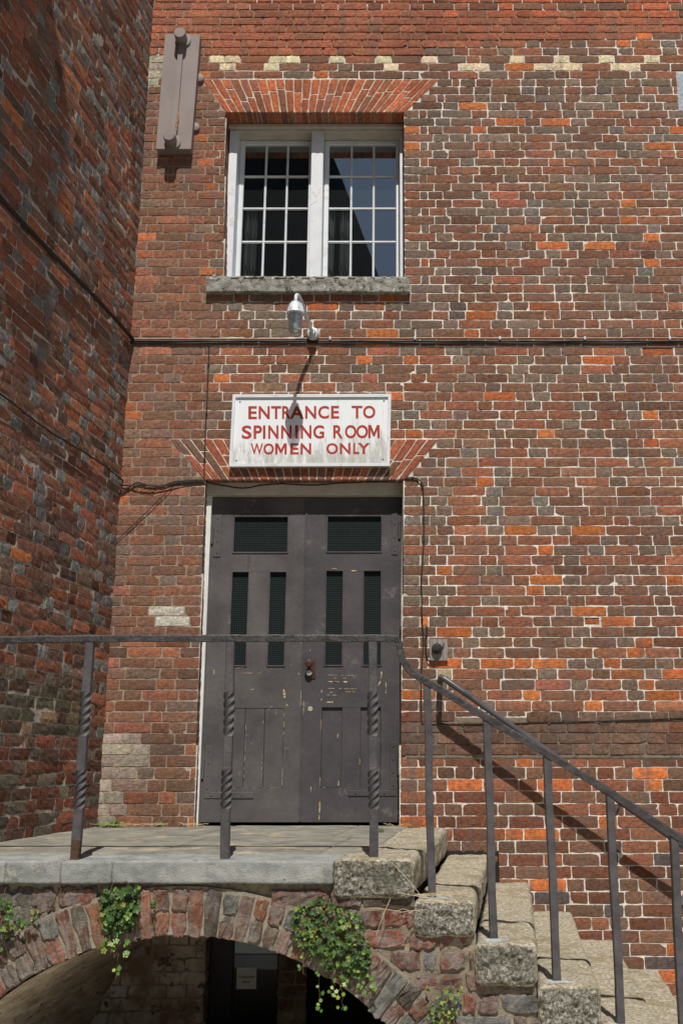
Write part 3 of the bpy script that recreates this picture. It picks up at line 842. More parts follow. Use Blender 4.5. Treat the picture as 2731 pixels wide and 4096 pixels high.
m = MB(); m.lathe([(.010, 0), (.012, -.03), (.025, -.036), (.028, -.048), (.022, -.058), (.008, -.062)], (-.556, DY - .006, 1.062), 'Y', 18)
m.build('door_knob', M_brown, lk, smooth=True)
m = MB(); m.lathe([(.018, 0), (.020, -.022), (.012, -.028), (.004, -.028)], (-.556, DY - .006, .998), 'Y', 18); m.build('latch_knob', M_galv, lk, smooth=True)
m = MB(); m.lathe([(.017, 0), (.016, -.003)], (-.545, DY, .757), 'Y', 16); m.build('keyhole_plate', M_brass, leafR)

# ------------------------------------------------------------------ side building (left)
TH = R(7.5)
LO = (-1.9, 0, 0); LU = (-math.sin(TH), -math.cos(TH), 0); LN = (math.cos(TH), -math.sin(TH), 0)
def side_world(u, z, d=0.0): return (LO[0] + u * LU[0] - d * LN[0], LO[1] + u * LU[1] - d * LN[1], z)
def side_colour(u, z, h, r):
    if z < .5: return pick(r, [(40, DKR), (22, BRN), (20, (.16, .14, .10)), (12, RED)])
    if .55 < z < .92 and u > .2: return pick(r, [(45, (.14, .12, .085)), (20, BRN), (15, (.25, .17, .10))])
    if h: return pick(r, [(48, (.19, .19, .185)), (20, (.17, .10, .075)), (20, (.15, .065, .042)), (8, (.25, .09, .05))])
    return pick(r, [(44, (.23, .105, .068)), (24, (.30, .115, .065)), (16, (.20, .12, .09)), (4, (.40, .14, .06)), (12, (.15, .09, .065))])
q, cs, ed = lay_courses(0, 4.2, -1.176, 7.0, .0722, lambda a, b: [(.0, 4.2, 1, 0)], side_colour, seed=77, bond='flemish')
yo = np.random.default_rng(8).normal(0, .0012, len(q))
def side_warp(V):
    """slow bulges of the old wall (metres inward)"""
    return V
V, F, Cc = make_bricks(q, cs, .05, yo, seed=78, tilt=.0014, rough=.0010, jit=.0014)
sd = lambda P: .0042 + .0005 * fbm(P, 35, 2, 45)
def scol(P):
    c = np.tile(np.array([.50, .44, .37]), (len(P), 1)); dirt = np.clip(fbm(P, 6, 3, 52) * 1.7 + .12, 0, .85)[:, None]
    return c * (1 - dirt) + np.array([.11, .085, .065]) * dirt
mV, mF, mC = mortar_sheet(0, 4.2, -1.2, 7.0, .018, lambda x, z: np.ones(len(x), bool), sd, scol)
Vj, Fj, Cj, Mj = join_parts([(V, F, Cc, 0), (mV, mF, mC, 1)])
Vj = place(Vj, LO, LU, LN)
m = MB()
a0, a1 = side_world(0, 0, .012), side_world(5.4, 0, .012); b1, b0 = side_world(5.4, 0, .5), side_world(0, 0, .5)
base = [a0, a1, b1, b0]
v = [(p[0], p[1], -1.3) for p in base] + [(p[0], p[1], 7.4) for p in base]
m.add(v, [(0, 1, 2, 3), (7, 6, 5, 4), (0, 4, 5, 1), (1, 5, 6, 2), (2, 6, 7, 3), (3, 7, 4, 0)], (.12, .06, .045))
nF = [tuple(f) for f in Fj] + [tuple(i + len(Vj) for i in f) for f in m.f]
Vj = np.concatenate([Vj, np.array(m.v)]); Cj = np.concatenate([Cj, np.array(m.c)]); Mj = np.concatenate([Mj, np.ones(len(m.f))])
link('side_building', mesh_from('side_building', Vj, nF, None, Cj, mats=[M_sidebrick, M_mortar], midx=Mj),
     label='shaded dark brick wall of the adjoining building, at the left edge of the photo', cat='building')

side = bpy.data.objects['side_building']
m = MB(); m.tube([side_world(2.75, -1.2, -.075), side_world(2.75, 4.9, -.075)], .045, 14); m.build('shade_pipe', M_cable, side, smooth=True)  # unseen pipe, added to cast shade on the side wall
m = MB(); pl = [side_world(2.60, 0, .0), side_world(2.95, 0, .0), side_world(2.95, 0, -.30), side_world(2.60, 0, -.30)]
v = [(p[0], p[1], z_) for z_ in (4.9, 6.7) for p in pl]; m.add(v, [(0, 1, 2, 3), (7, 6, 5, 4), (0, 4, 5, 1), (1, 5, 6, 2), (2, 6, 7, 3), (3, 7, 4, 0)]); m.build('shade_box', M_plate, side)  # unseen box, added to throw the slanting shadow over the upper side wall

# ------------------------------------------------------------------ staircase and landing
FYR = -2.2; SH = .1225            # front plane and the skew of the flight against the wall
stairs = thing('stone_staircase', 'worn stone landing and steps on an arched brick base in front of the door', 'staircase', (0, -1.1, 0))
# landing paving: four flagstones
m = MB(); joints = [-2.3, -1.45, -.62, -.02]
FX = [(-2.20, -1.30), (-1.294, -.50), (-.494, -.160)]
vs = []; fs = []; n0 = 0
for i, (xa, xb) in enumerate(FX):
    for (ya, yb) in ((-1.86, -.86), (-.854, .13)):
        off = .12 if ya < -1 else 0
        V, F, _ = stone_slab(xa + (off if i else 0), xb + (off if i < 2 else 0), ya, yb, -.09, .0 + random.uniform(-.002, .003), (24, 26, 3), .005, .0025, 9, 60 + i, SH, FYR)
        vs.append(V); fs += [tuple(k + n0 for k in f) for f in F]; n0 += len(V)
V = np.concatenate(vs); V[:, 2] += np.clip(V[:, 1] * .005, -.012, 0)
fixloc(link('landing_paving', mesh_from('landing_paving', V, fs, M_paving, smooth=True), stairs))
# kerb stones
for i, (xa, xb) in enumerate([(-2.13, -1.675), (-1.67, -1.595 + .16), (-1.43, -1.212), (-1.207, -.252)]):
    V, F, _ = stone_slab(xa, xb + .003, FYR, -1.865, -.106, -.012 + random.uniform(-.002, .002), (max(8, int((xb - xa) / .010)), 20, 10), .0035, .0040, 60, 80 + i, SH, FYR)
    fixloc(link('kerb_stone', mesh_from('kerb_stone', V, F, M_stonegray, smooth=True), stairs))
# steps
def granite_step(xa, xb, z, th, seed, ymax=.02):
    V, F, tg = stone_slab(xa, xb, FYR, ymax, z - th, z, (int((xb - xa) / .0075), 150, int(th / .0075)), .030, .010, 16, seed, SH, FYR, front_amp=.024)
    r = np.random.default_rng(seed)
    # worn tread
    s = (V[:, 0] - (V[:, 1] - FYR) * SH - xa) / (xb - xa)
    V[:, 2] -= np.where(V[:, 2] > z - .03, .010 * np.exp(-((V[:, 1] + 1.15) / .55) ** 2), 0)
    me = mesh_from('step', V, F, None, mats=[M_granite, M_granitef], midx=[1 if t == 1 else 0 for t in tg], smooth=True)
    return fixloc(link('step', me, stairs))
granite_step(-.245, .100, -.006, .165, 91, ymax=.0)
for i in range(1, 9):
    granite_step(.104 + .262 * (i - 1) - .006, .100 + .262 * i, -.006 - .1695 * i, .172 if i > 1 else .150, 91 + i)
# arch ring
AC = (-.90, -1.60); AR = 1.28; ART = 1.47
def ring_bricks():
    r = np.random.default_rng(9); quads = []; cols = []; n = 54; a0, a1 = R(-84), R(84)
    def pt(a, rad): return (AC[0] + rad * math.sin(a), AC[1] + rad * math.cos(a))
    a = a0; k = 0
    while a < a1:
        da = r.uniform(.044, .058); e = .0032; b = a + da
        rows = [(AR + r.normal(0, .005), AR + .095), (AR + .104, ART + r.normal(0, .004))] if r.random() < .5 else [(AR + r.normal(0, .005), ART + r.normal(0, .004))]
        for (ra, rb) in rows:
            quads.append([pt(a + e, ra), pt(b - e, ra), pt(b - e, rb), pt(a + e, rb)])
            cols.append(pick(r, [(42, (.15, .080, .055)), (26, (.22, .080, .048)), (12, (.13, .13, .125)), (6, (.32, .12, .055)), (14, (.08, .062, .05))]))
        a = b
    return quads, cols
q, cs = ring_bricks()
V, F, Cc = make_bricks(q, cs, .16, np.random.default_rng(2).normal(0, .002, len(q)), jit=.0030, rough=.0030, bev=.003, seed=14, chip=.25)
# mortar body of the ring
m = MB(); na = 110; vv = []; ff = []
r = np.random.default_rng(3)
for i in range(na + 1):
    a = lerp(R(-84), R(84), i / na)
    for (rad, y) in ((AR + .004, 0), (AR + .05, 0), (AR + .1, 0), (AR + .15, 0), (ART + .012, 0)):
        vv.append((AC[0] + rad * math.sin(a),  .010 + r.normal(0, .0015), AC[1] + rad * math.cos(a)))
for i in range(na):
    for k in range(4):
        b = i * 5 + k; ff.append((b, b + 5, b + 6, b + 1))
mcol = np.tile(np.array([.27, .235, .18]), (len(vv), 1)) * (1 + .25 * fbm(np.array(vv), 8, 3, 3))[:, None]
Vj, Fj, Cj, Mj = join_parts([(V, F, Cc, 0), (np.array(vv), np.array(ff), mcol, 1)])
Vj = place(Vj, (0, FYR + .015, 0), (1, 0, 0), (0, -1, 0))
fixloc(link('arch_ring', mesh_from('arch_ring', Vj, Fj, None, Cj, mats=[M_basebrick, M_mortar], midx=Mj), stairs, label='rough two ring brick arch under the landing'))
# spandrel brickwork
def step_under(x):
    """underside of the stones at x"""
    if x < -.245: return -.106
    if x < .10: return -.168
    i = int((x - .10) / .262) + 1
    return -.006 - .1695 * i - .168
def base_allowed(za, zb):
    zm = (za + zb) / 2; segs = []
    dz = zm - AC[1]
    hw = math.sqrt(max(0, (ART + .012) ** 2 - dz * dz)) if abs(dz) < ART + .012 else 0
    lo_x, hi_x = AC[0] - hw, AC[0] + hw
    # x beyond which the stones are above the course
    xs = [x for x in np.arange(-2.14, 2.6, .01) if zb <= step_under(x) + .055 and not (lo_x < x < hi_x)]
    if not xs: return []
    out = []; s = xs[0]; p = s
    for x in xs[1:] + [99]:
        if x - p > .015:
            if p - s > .04: out.append((s, p + .004, 1, 1))
            s = x
        p = x
    return out
def base_colour(x, z, h, r): return pick(r, [(30, (.16, .065, .045)), (24, (.24, .075, .045)), (22, (.10, .07, .06)), (12, (.13, .13, .13)), (12, BRN)])
q, cs, ed = lay_courses(-2.14, 2.6, -1.306, -.04, .0845, base_allowed, base_colour, L=.215, H=.10, J=.016, seed=6, lenj=.016)
# soldier bricks in the low spandrel at the left
r = np.random.default_rng(12); x = -2.12
while x < -1.05:
    w2 = r.uniform(.05, .085); xm = x + w2 / 2
    ext = AC[1] + math.sqrt((ART + .014) ** 2 - (xm - AC[0]) ** 2); zt = -.122
    if zt - ext > .035:
        zlo = max(ext + .004, zt - .105)
        q.append([(x, zlo - .004), (x + w2, zlo + .004), (x + w2, zt), (x, zt)]); cs.append(pick(r, [(40, (.16, .09, .07)), (30, (.15, .13, .11)), (20, (.25, .10, .06))]))
    x += w2 + .018
V, F, Cc = make_bricks(q, cs, .08, np.random.default_rng(4).normal(0, .004, len(q)), jit=.0030, rough=.0028, bev=.003, seed=15, chip=.2)
def keepb(x, z):
    su = np.array([step_under(a) for a in x]); rr2 = (x - AC[0]) ** 2 + (z - AC[1]) ** 2
    return (z < su + .03) & (rr2 > (ART - .03) ** 2) 
mV, mF, mC = mortar_sheet(-2.14, 2.6, -1.3, -.09, .012, keepb, lambda P: .009 + .006 * fbm(P, 22, 3, 71), lambda P: np.tile(np.array([.25, .21, .15]), (len(P), 1)) * (1 + .35 * fbm(P, 6, 3, 33))[:, None])
Vj, Fj, Cj, Mj = join_parts([(V, F, Cc, 0), (mV, mF, mC, 1)])
Vj = place(Vj, (0, FYR + .028, 0), (1, 0, 0), (0, -1, 0))
fixloc(link('base_wall', mesh_from('base_wall', Vj, Fj, None, Cj, mats=[M_basebrick, M_mortar], midx=Mj), stairs, label='crumbling brickwork round the arch and below the steps'))
# solid body under landing and steps (keeps daylight out of the passage)
m = MB(); y0 = FYR + .06
pts = []
for i in range(37):
    a = R(-90 + 5 * i); pts.append((AC[0] + (AR + .03) * math.sin(a), AC[1] + (AR + .03) * math.cos(a)))
nseg = len(pts); vv = []; ff = []
for (y, sh) in ((y0, (y0 - FYR) * SH), (.02, (.02 - FYR) * SH)):
    vv += [(x + sh, y, z) for x, z in pts] + [(x + sh, y, min(-.12, step_under(x) - .012)) for x, z in pts]
for i in range(nseg - 1):
    ff.append((i, i + 1, nseg + i + 1, nseg + i)); ff.append((2 * nseg + i, 2 * nseg + i + 1, 3 * nseg + i + 1, 3 * nseg + i))
    ff.append((nseg + i, nseg + i + 1, 3 * nseg + i + 1, 3 * nseg + i))
m.add(vv, ff)
for i in range(0, 9):
    xa = .10 + .262 * (i - 1) if i else -.1
    s0, s1 = (y0 - FYR) * SH, (.0 - FYR) * SH; zt = -.006 - .1695 * i - .17
    if xa > AC[0] + AR + .05 or True:
        xa2 = max(xa, .36)
        xb = .10 + .262 * i
        if xb > xa2:
            v = [(xa2 + s0, y0, -1.25), (xb + s0, y0, -1.25), (xb + s1, 0, -1.25), (xa2 + s1, 0, -1.25), (xa2 + s0, y0, zt), (xb + s0, y0, zt), (xb + s1, 0, zt), (xa2 + s1, 0, zt)]
            m.add(v, [(0, 1, 2, 3), (7, 6, 5, 4), (0, 4, 5, 1), (1, 5, 6, 2), (2, 6, 7, 3), (3, 7, 4, 0)])
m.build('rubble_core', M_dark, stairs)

# ------------------------------------------------------------------ vaulted passage
passage = thing('vaulted_passage', 'dark whitewashed passage under the landing, behind the arch', 'passage', (-.9, -1, -1.2))
vv = []; na, ny = 90, 40
A0, A1 = R(-90), R(90)
for j in range(ny + 1):
    y = lerp(FYR + .06, -.06, j / ny)
    for i in range(na + 1):
        a = lerp(A0, A1, i / na)
        vv.append((AC[0] + AR * math.sin(a) + (y - FYR) * SH, y, AC[1] + AR * math.cos(a)))
vv = np.array(vv); vv[:, 2] += .008 * fbm(vv * [1, .25, 1], 14, 3, 4)
ff = [(j * (na + 1) + i, j * (na + 1) + i + 1, (j + 1) * (na + 1) + i + 1, (j + 1) * (na + 1) + i) for j in range(ny) for i in range(na)]
fixloc(link('vault', mesh_from('vault', vv, ff, M_vault, smooth=True), passage))
# lower side wall of the passage (left), brick with old whitewash
def vault_wall():
    q, cs, ed = lay_courses(0, 2.15, -1.24, -.70, .0755, lambda a, b: [(0, 2.15, 1, 1)], lambda u, z, h, r: pick(r, [(50, BRN), (30, DKR), (20, (.30, .25, .19))]), seed=3)
    V, F, Cc = make_bricks(q, cs, .03, 0, seed=5)
    mV, mF, mC = mortar_sheet(0, 2.15, -1.25, -.70, .03, lambda x, z: np.ones(len(x), bool), lambda P: .004 + 0 * P[:, 0], lambda P: np.tile([.25, .2, .15], (len(P), 1)))
    Vj, Fj, Cj, Mj = join_parts([(V, F, Cc, 0), (mV, mF, mC, 1)])
    t = math.atan(SH); U = (-math.sin(t), -math.cos(t), 0); N_ = (math.cos(t), -math.sin(t), 0)
    Vj = place(Vj, (-1.86 + .0, -.02, 0), U, N_)
    fixloc(link('side_wall', mesh_from('side_wall', Vj, Fj, None, Cj, mats=[M_basebrick, M_mortar], midx=Mj), passage))
vault_wall()
def brick_panel(x0, x1, zt, y, seed, name, white, deep=.35):
    q, cs, ed = lay_courses(x0, x1, -1.24, zt, .0755, lambda a, b: [(x0, x1, 1, 1)],
                            lambda u, z, h, r: jitc((.40, .34, .26), r, .2) if r.random() < white else pick(r, [(50, BRN), (40, DKR), (10, RED)]), seed=seed)
    V, F, Cc = make_bricks(q, cs, deep, 0, seed=seed, jit=.003)
    mV, mF, mC = mortar_sheet(x0 + .004, x1 - .004, -1.25, zt, .02, lambda x, z: np.ones(len(x), bool), lambda P: .003 + .002 * fbm(P, 30, 2, 3), lambda P: np.tile([.30, .25, .19], (len(P), 1)))
    Vj, Fj, Cj, Mj = join_parts([(V, F, Cc, 0), (mV, mF, mC, 1)])
    Vj = place(Vj, (0, y, 0), (1, 0, 0), (0, -1, 0))
    fixloc(link(name, mesh_from(name, Vj, Fj, None, Cj, mats=[M_whitewash if white > .3 else M_basebrick, M_mortar], midx=Mj), passage))
brick_panel(-1.98, -1.155, -.35, -.05, 4, 'brick_panel', .6)  # whitewashed pier left of the glass door
brick_panel(-.70, -.52, -.35, -.05, 5, 'brick_panel', .1)  # brick strip standing in for brickwork reflected in the door glass
m = MB(); m.box(-.51, .70, .0, .3, -1.25, -.15); m.box(-1.7, .7, .5, .55, -1.25, .0)
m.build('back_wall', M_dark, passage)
m = MB(); m.box(-1.15, -1.0, .09, .15, -1.2, -.25, .004); m.box(-.72, -.66, .09, .15, -1.2, -.25, .004); m.box(-1.0, -.72, .10, .15, -.42, -.25, .004)
gd = m.build('automatic_door', M_blackframe, passage)
m = MB(); m.box(-1.0, -.72, .115, .125, -1.2, -.42); m.build('door_glass', M_doorglass, gd)

# paper notice on the glass
def text_mesh(body, size=1.0, offset=0.0, extrude=0.0):
    cu = bpy.data.curves.new('t', 'FONT'); cu.body = body; cu.size = size; cu.offset = offset; cu.extrude = extrude; cu.resolution_u = 6
    ob = bpy.data.objects.new('t', cu); C.objects.link(ob)
    bpy.context.view_layer.update()
    me = bpy.data.meshes.new_from_object(ob.evaluated_get(bpy.context.evaluated_depsgraph_get()))
    bpy.data.objects.remove(ob); bpy.data.curves.remove(cu)
    import bmesh as _b
    bm = _b.new(); bm.from_mesh(me); _b.ops.triangulate(bm, faces=bm.faces[:]); bm.to_mesh(me); bm.free()
    v = np.array([tuple(p.co) for p in me.vertices]); f = [tuple(p.vertices) for p in me.polygons]
    bpy.data.meshes.remove(me)
    return v, f
notice = thing('paper_notice', 'small white paper notice reading Automatic door, inside the dark arch', 'notice', (-.915, .1, -.93))
m = MB(); m.box(-.978, -.853, .1100, .1125, -.995, -.868); m.build('paper', M_paper, notice)
for body, zc_, wd in (('Automatic', -.921, .108), ('door', -.951, .048)):
    m = MB()
    v, f = text_mesh(body, 1, .012)
    mn, mx = v[:, :2].min(0), v[:, :2].max(0); s = wd / (mx[0] - mn[0])
    m.add([(-.9155 + (p[0] - (mn[0] + mx[0]) / 2) * s, .1092, zc_ + (p[1] - .35) * s) for p in v], f)
    m.build('lettering', M_ink, notice)

# ------------------------------------------------------------------ railing
railing = thing('iron_railing', 'dark painted iron railing along the landing and down the steps', 'railing', (0, -2.1, 0))
BY = -2.10
def sweep_rect(path, w2, h2, name, mat, parent):
    """flat bar along a path in a plane of constant y"""
    pts = [Vector(p) for p in path]; m = MB(); v = []; f = []; n_ = len(pts)
    for i, p in enumerate(pts):
        t = (pts[min(i + 1, n_ - 1)] - pts[max(i - 1, 0)]).normalized(); up = Vector((-t.z, 0, t.x)); 
        wob = .0012 * math.sin(i * 1.7)
        for (a, b) in ((-1, -1), (-1, .55), (-.7, 1), (.7, 1), (1, .55), (1, -1)):
            v.append(p + Vector((0, a * w2, 0)) + up * (b * h2 + wob))
    for i in range(n_ - 1):
        for k in range(6):
            k2 = (k + 1) % 6; f.append((i * 6 + k, i * 6 + k2, (i + 1) * 6 + k2, (i + 1) * 6 + k))
    f += [tuple(range(6)), tuple(range((n_ - 1) * 6, n_ * 6))]
    m.add(v, f); return m.build(name, mat, parent, smooth=False)
RZ = .968
path = [(-2.14 + i * .06, BY, RZ - .012 * max(0, (-1.2 - (-2.14 + i * .06))) ) for i in range(36)]
path = [p for p in path if p[0] < -.0]
path += [(.012, BY, RZ), (.028, BY, RZ - .004), (.040, BY, RZ - .022), (.047, BY, RZ - .06), (.060, BY, RZ - .105), (.090, BY, RZ - .150), (.130, BY, RZ - .180)]
x = .17
while x < 2.4:
    path.append((x, BY, float(np.interp(x, [.17, .445, .713, .989, 1.265, 1.6, 2.4], [.768, .601, .441, .276, .092, -.135, -.68])))); x += .045
sweep_rect(path, .022, .0155, 'rail', M_rail, railing)
def baluster(xf, zf, xt, zt, twisted, hw=.0175, rust=False, lab=None):
    m = MB(); n_ = 200 if twisted else 24; v = []; f = []; H = zt - zf
    rr = random.Random(int(xf * 1000))
    for i in range(n_ + 1):
        t = i / n_; ang = 0
        if twisted:
            def sm(a, b, x_): x_ = min(max((x_ - a) / (b - a), 0), 1); return x_
            ang = (sm(.235, .405, t) + sm(.56, .76, t)) * R(450)
        w_ = hw * (1.0 + .03 * math.sin(t * 20 + xf)); 
        if twisted and ((.22 < t < .42) or (.55 < t < .77)): w_ *= 1.03
        cx_ = lerp(xf, xt, t) + .0015 * math.sin(t * 9 + xf * 5)
        for k in range(8):
            cnr = [(-1, -.86), (-.86, -1), (.86, -1), (1, -.86), (1, .86), (.86, 1), (-.86, 1), (-1, .86)][k]
            a, b = cnr[0] * w_ + rr.uniform(-.0002, .0002), cnr[1] * w_ + rr.uniform(-.0002, .0002)
            v.append((cx_ + a * math.cos(ang) - b * math.sin(ang), BY + a * math.sin(ang) + b * math.cos(ang), zf + H * t))
    for i in range(n_):
        for k in range(8):
            k2 = (k + 1) % 8; f.append((i * 8 + k, i * 8 + k2, (i + 1) * 8 + k2, (i + 1) * 8 + k))
    f += [tuple(reversed(range(8))), tuple(range(n_ * 8, n_ * 8 + 8))]
    me_mats = None
    m.add(v, f)
    o = m.build('baluster', M_iron, railing, label=lab)
    if rust:
        o.data.materials.append(M_rust)
        for p in o.data.polygons:
            if p.center.z < zf + .085 + .012 * math.sin(p.center.x * 300): p.material_index = 1
    return o
for (xf, zf, xt, zt, tw) in [(-1.398, -.03, -1.404, .955, 1), (-.735, -.03, -.745, .955, 1), (-.073, -.03, -.083, .955, 1),
                             (.183, -.20, .170, .764, 0), (.450, -.36, .444, .592, 0), (.720, -.53, .713, .432, 0), (.986, -.70, .988, .268, 0), (1.245, -.87, 1.264, .083, 0), (1.52, -1.04, 1.53, -.09, 0)]:
    baluster(xf, zf, xt, zt, tw, hw=.0195 if tw else .0170, rust=(xf < -1.3), lab='twisted square baluster with a rusty foot' if xf < -1.3 else ('twisted square baluster' if tw else None))
def lead(x, z, seed):
    r = random.Random(seed); m = MB()
    n_ = 14; top = []; 
    for k in range(n_):
        a = 2 * math.pi * k / n_; rx = .062 * r.uniform(.65, 1.2); ry = .034 * r.uniform(.7, 1.1)
        top.append((x + .008 + rx * math.cos(a), BY - .012 + ry * math.sin(a)))
    v = [(a, b, z + .006 + r.uniform(-.002, .002)) for a, b in top] + [(x + (a - x) * 1.1, BY + (b - BY) * 1.1, z - .012) for a, b in top] + [(x, BY - .01, z + .010)]
    f = [(k, (k + 1) % n_, 2 * n_) for k in range(n_)] + [(k, n_ + k, n_ + (k + 1) % n_, (k + 1) % n_) for k in range(n_)]
    m.add(v, f); m.build('lead_foot', M_lead, railing, smooth=True)
for i, xx in enumerate((.183, .450, .720, .986, 1.245)): lead(xx, -.006 - .1695 * (i + 1) - .004, i)

# ------------------------------------------------------------------ handrail on the wall
hand = thing('wall_handrail', 'round grey metal handrail fixed to the brick wall beside the steps', 'handrail', (.35, -.15, .9))
HO = -.20
hx0, hz0 = .335, .932
m = MB(); pts = [(hx0, HO + .03, hz0 + .012), (hx0 + .004, HO + .008, hz0 + .008), (hx0 + .018, HO, hz0)]
sl = -.700
for i in range(1, 12): pts.append((hx0 + .018 + i * .2, HO, hz0 + sl * i * .2 - .0))
m.tube([(hx0, 0.0, hz0 + .014), (hx0, HO + .05, hz0 + .014)] + pts, .0195, 16)
tb = m.build('tube', M_tube, hand, smooth=True)
m = MB(); m.cyl((hx0 + .14, HO, hz0 - .122 * .672), (hx0 + .19, HO, hz0 - .172 * .672), .0222, 16); m.build('sleeve', M_tube, hand, smooth=True)
for xx in (1.45,):
    m = MB(); zz = hz0 + sl * (xx - hx0 - .018)
    m.tube([(xx, 0, zz - .06), (xx, -.12, zz - .07), (xx, HO, zz - .04), (xx, HO, zz - .015)], .008, 8); m.cyl((xx, .002, zz - .06), (xx, -.008, zz - .06), .03, 14)
    m.build('bracket', M_iron, hand, smooth=True)

# ------------------------------------------------------------------ iron anchor plate
anchor = thing('anchor_plate', 'long mauve painted iron wall tie plate with two round bolts beside the window', 'wall plate', (-1.64, 0, 5.4))
m = MB(); m.prism([(-1.786, 4.945), (-1.520, 4.945), (-1.497, 5.965), (-1.772, 5.972)], -.075, .02)
m.build('plate', M_plate, anchor)
m = MB(); m.prism([(-1.676, 5.02), (-1.634, 5.02), (-1.618, 5.90), (-1.655, 5.90)], -.098, -.07); m.build('rib', M_plate, anchor)
for (bx, bz) in ((-1.638, 5.915), (-1.672, 5.005)):
    m = MB(); m.lathe([(.046, 0), (.046, -.085), (.043, -.090), (.0, -.091)], (bx, -.075, bz), 'Y', 24)
    m.lathe([(.062, 0), (.062, -.012), (.05, -.014)], (bx + .01, -.075, bz - .004), 'Y', 24)
    m.build('bolt', M_plate, anchor, smooth=True)
m = MB()
for zz in (5.62, 5.18):
    m = MB(); m.lathe([(.034, .02), (.034, -.018), (.03, -.020)], (-1.497 - (5.62 - zz) * .03, .0, zz), 'Y', 16); m.build('washer', M_plate, anchor, smooth=True)

m = MB(); m.add([(-1.640, -.0985, 5.07), (-1.628, -.0985, 5.09), (-1.622, -.0985, 5.22), (-1.628, -.0985, 5.33), (-1.637, -.0985, 5.24), (-1.645, -.0985, 5.14)], [(0, 1, 2, 3, 4, 5)])
m.build('rust_patch', simple_mat('orange_rust', (.16, .07, .03), (.42, .26, .14), 60, .9, .3), anchor)

# ------------------------------------------------------------------ sign
sign = thing('entrance_sign', 'white painted board with red letters, ENTRANCE TO SPINNING ROOM WOMEN ONLY, above the door', 'sign', (-.565, -.03, 2.7))
TLs, TRs, BLs, BRs = (-1.130, 2.966), (.006, 2.970), (-1.136, 2.426), (-.004, 2.430)
m = MB(); m.prism([BLs, BRs, TRs, TLs], -.030, .0); board = m.build('board', M_signwhite, sign)
m = MB(); t = .022
def bar(p, q_, ins):
    m.prism([p, q_, (q_[0] + ins[1][0], q_[1] + ins[1][1]), (p[0] + ins[0][0], p[1] + ins[0][1])], -.042, -.0295)
bar(BLs, BRs, ((t, t * 1.0), (-t, t * 1.0))); bar(BRs, TRs, ((-t, t), (-t, -t))); bar(TRs, TLs, ((-t, -t), (t, -t))); bar(TLs, BLs, ((t, -t), (t, t)))
m.build('moulding', M_white, sign)
zTL, zTR, zBL, zBR = (108, 66), (1490, 57), (78, 700), (1478, 690)     # the sign's corners in the measuring grid of its lettering
def sgn(px, py):
    v_ = (py - 62) / (695 - 62); xl, xr = lerp(zTL[0], zBL[0], v_), lerp(zTR[0], zBR[0], v_)
    u_ = (px - xl) / (xr - xl); yt, yb = lerp(zTL[1], zTR[1], u_), lerp(zBL[1], zBR[1], u_)
    v_ = (py - yt) / (yb - yt)
    return (lerp(lerp(TLs[0], TRs[0], u_), lerp(BLs[0], BRs[0], u_), v_), lerp(lerp(TLs[1], TRs[1], u_), lerp(BLs[1], BRs[1], u_), v_))
rows = [([('E', 243, 318), ('N', 333, 430), ('T', 441, 530), ('R', 538, 613), ('A', 606, 728), ('N', 740, 836), ('C', 853, 948), ('E', 965, 1036), ('T', 1145, 1240), ('O', 1245, 1352)], (167, 282), (158, 270)),
        ([('S', 186, 272), ('P', 290, 363), ('I', 371, 393), ('N', 417, 507), ('N', 530, 622), ('I', 652, 679), ('N', 702, 795), ('G', 810, 906), ('R', 985, 1068), ('O', 1087, 1187), ('O', 1186, 1288), ('M', 1290, 1390)], (338, 456), (329, 445)),
        ([('W', 265, 372), ('O', 377, 467), ('M', 478, 580), ('E', 610, 683), ('N', 700, 793), ('O', 925, 1026), ('N', 1043, 1135), ('L', 1160, 1212), ('Y', 1197, 1305)], (496, 593), (487, 582))]
m = MB(); cache = {}
for letters, yl, yr in rows:
    for ch, xa, xb in letters:
        if ch == 'M': cache[ch] = (np.array([(0, 0, 0), (0, 1, 0), (.24, 1, 0), (.5, .44, 0), (.76, 1, 0), (1, 1, 0), (1, 0, 0), (.8, 0, 0), (.8, .64, 0), (.57, .14, 0), (.43, .14, 0), (.2, .64, 0), (.2, 0, 0)]), [tuple(range(13))])
        if ch not in cache: cache[ch] = text_mesh(ch, 1, {'I': .045, 'M': .008, 'W': .016}.get(ch, .024))
        v, f = cache[ch]; mn, mx = v[:, :2].min(0), v[:, :2].max(0); k = ((xa + xb) / 2 - 180) / 1200
        y0_, y1_ = lerp(yl[0], yr[0], k), lerp(yl[1], yr[1], k)
        m.add([(lambda P: (P[0], -.0312, P[1]))(sgn(lerp(xa, xb, (p[0] - mn[0]) / (mx[0] - mn[0])), lerp(y1_, y0_, (p[1] - mn[1]) / (mx[1] - mn[1])))) for p in v], f)
m.build('lettering', M_red, sign)
for (px, py) in ((170, 128), (1427, 115), (141, 645), (1419, 630)):
    P = sgn(px, py); m = MB(); m.lathe([(.006, 0), (.005, -.002)], (P[0], -.030, P[1]), 'Y', 10); m.build('screw', M_cable, sign)

# ------------------------------------------------------------------ lamp
lamp = thing('wall_lamp', 'galvanised swan neck wall lamp with a clear glass jar above the sign', 'lamp', (-.6, 0, 3.45))
LX, LY = -.655, -.43
m = MB(); m.lathe([(.045, 0), (.046, -.03), (.040, -.055), (.024, -.062), (.022, -.085)], (-.565, .0, 3.440), 'Y', 20); m.build('wall_base', M_galv, lamp, smooth=True)
m = MB(); pts = [(-.565, -.06, 3.44), (-.575, -.11, 3.445), (-.590, -.16, 3.47), (-.606, -.22, 3.515), (-.622, -.28, 3.552), (-.637, -.34, 3.575), (-.648, -.385, 3.573), (-.654, -.415, 3.553), (LX, LY, 3.52), (LX, LY, 3.47)]
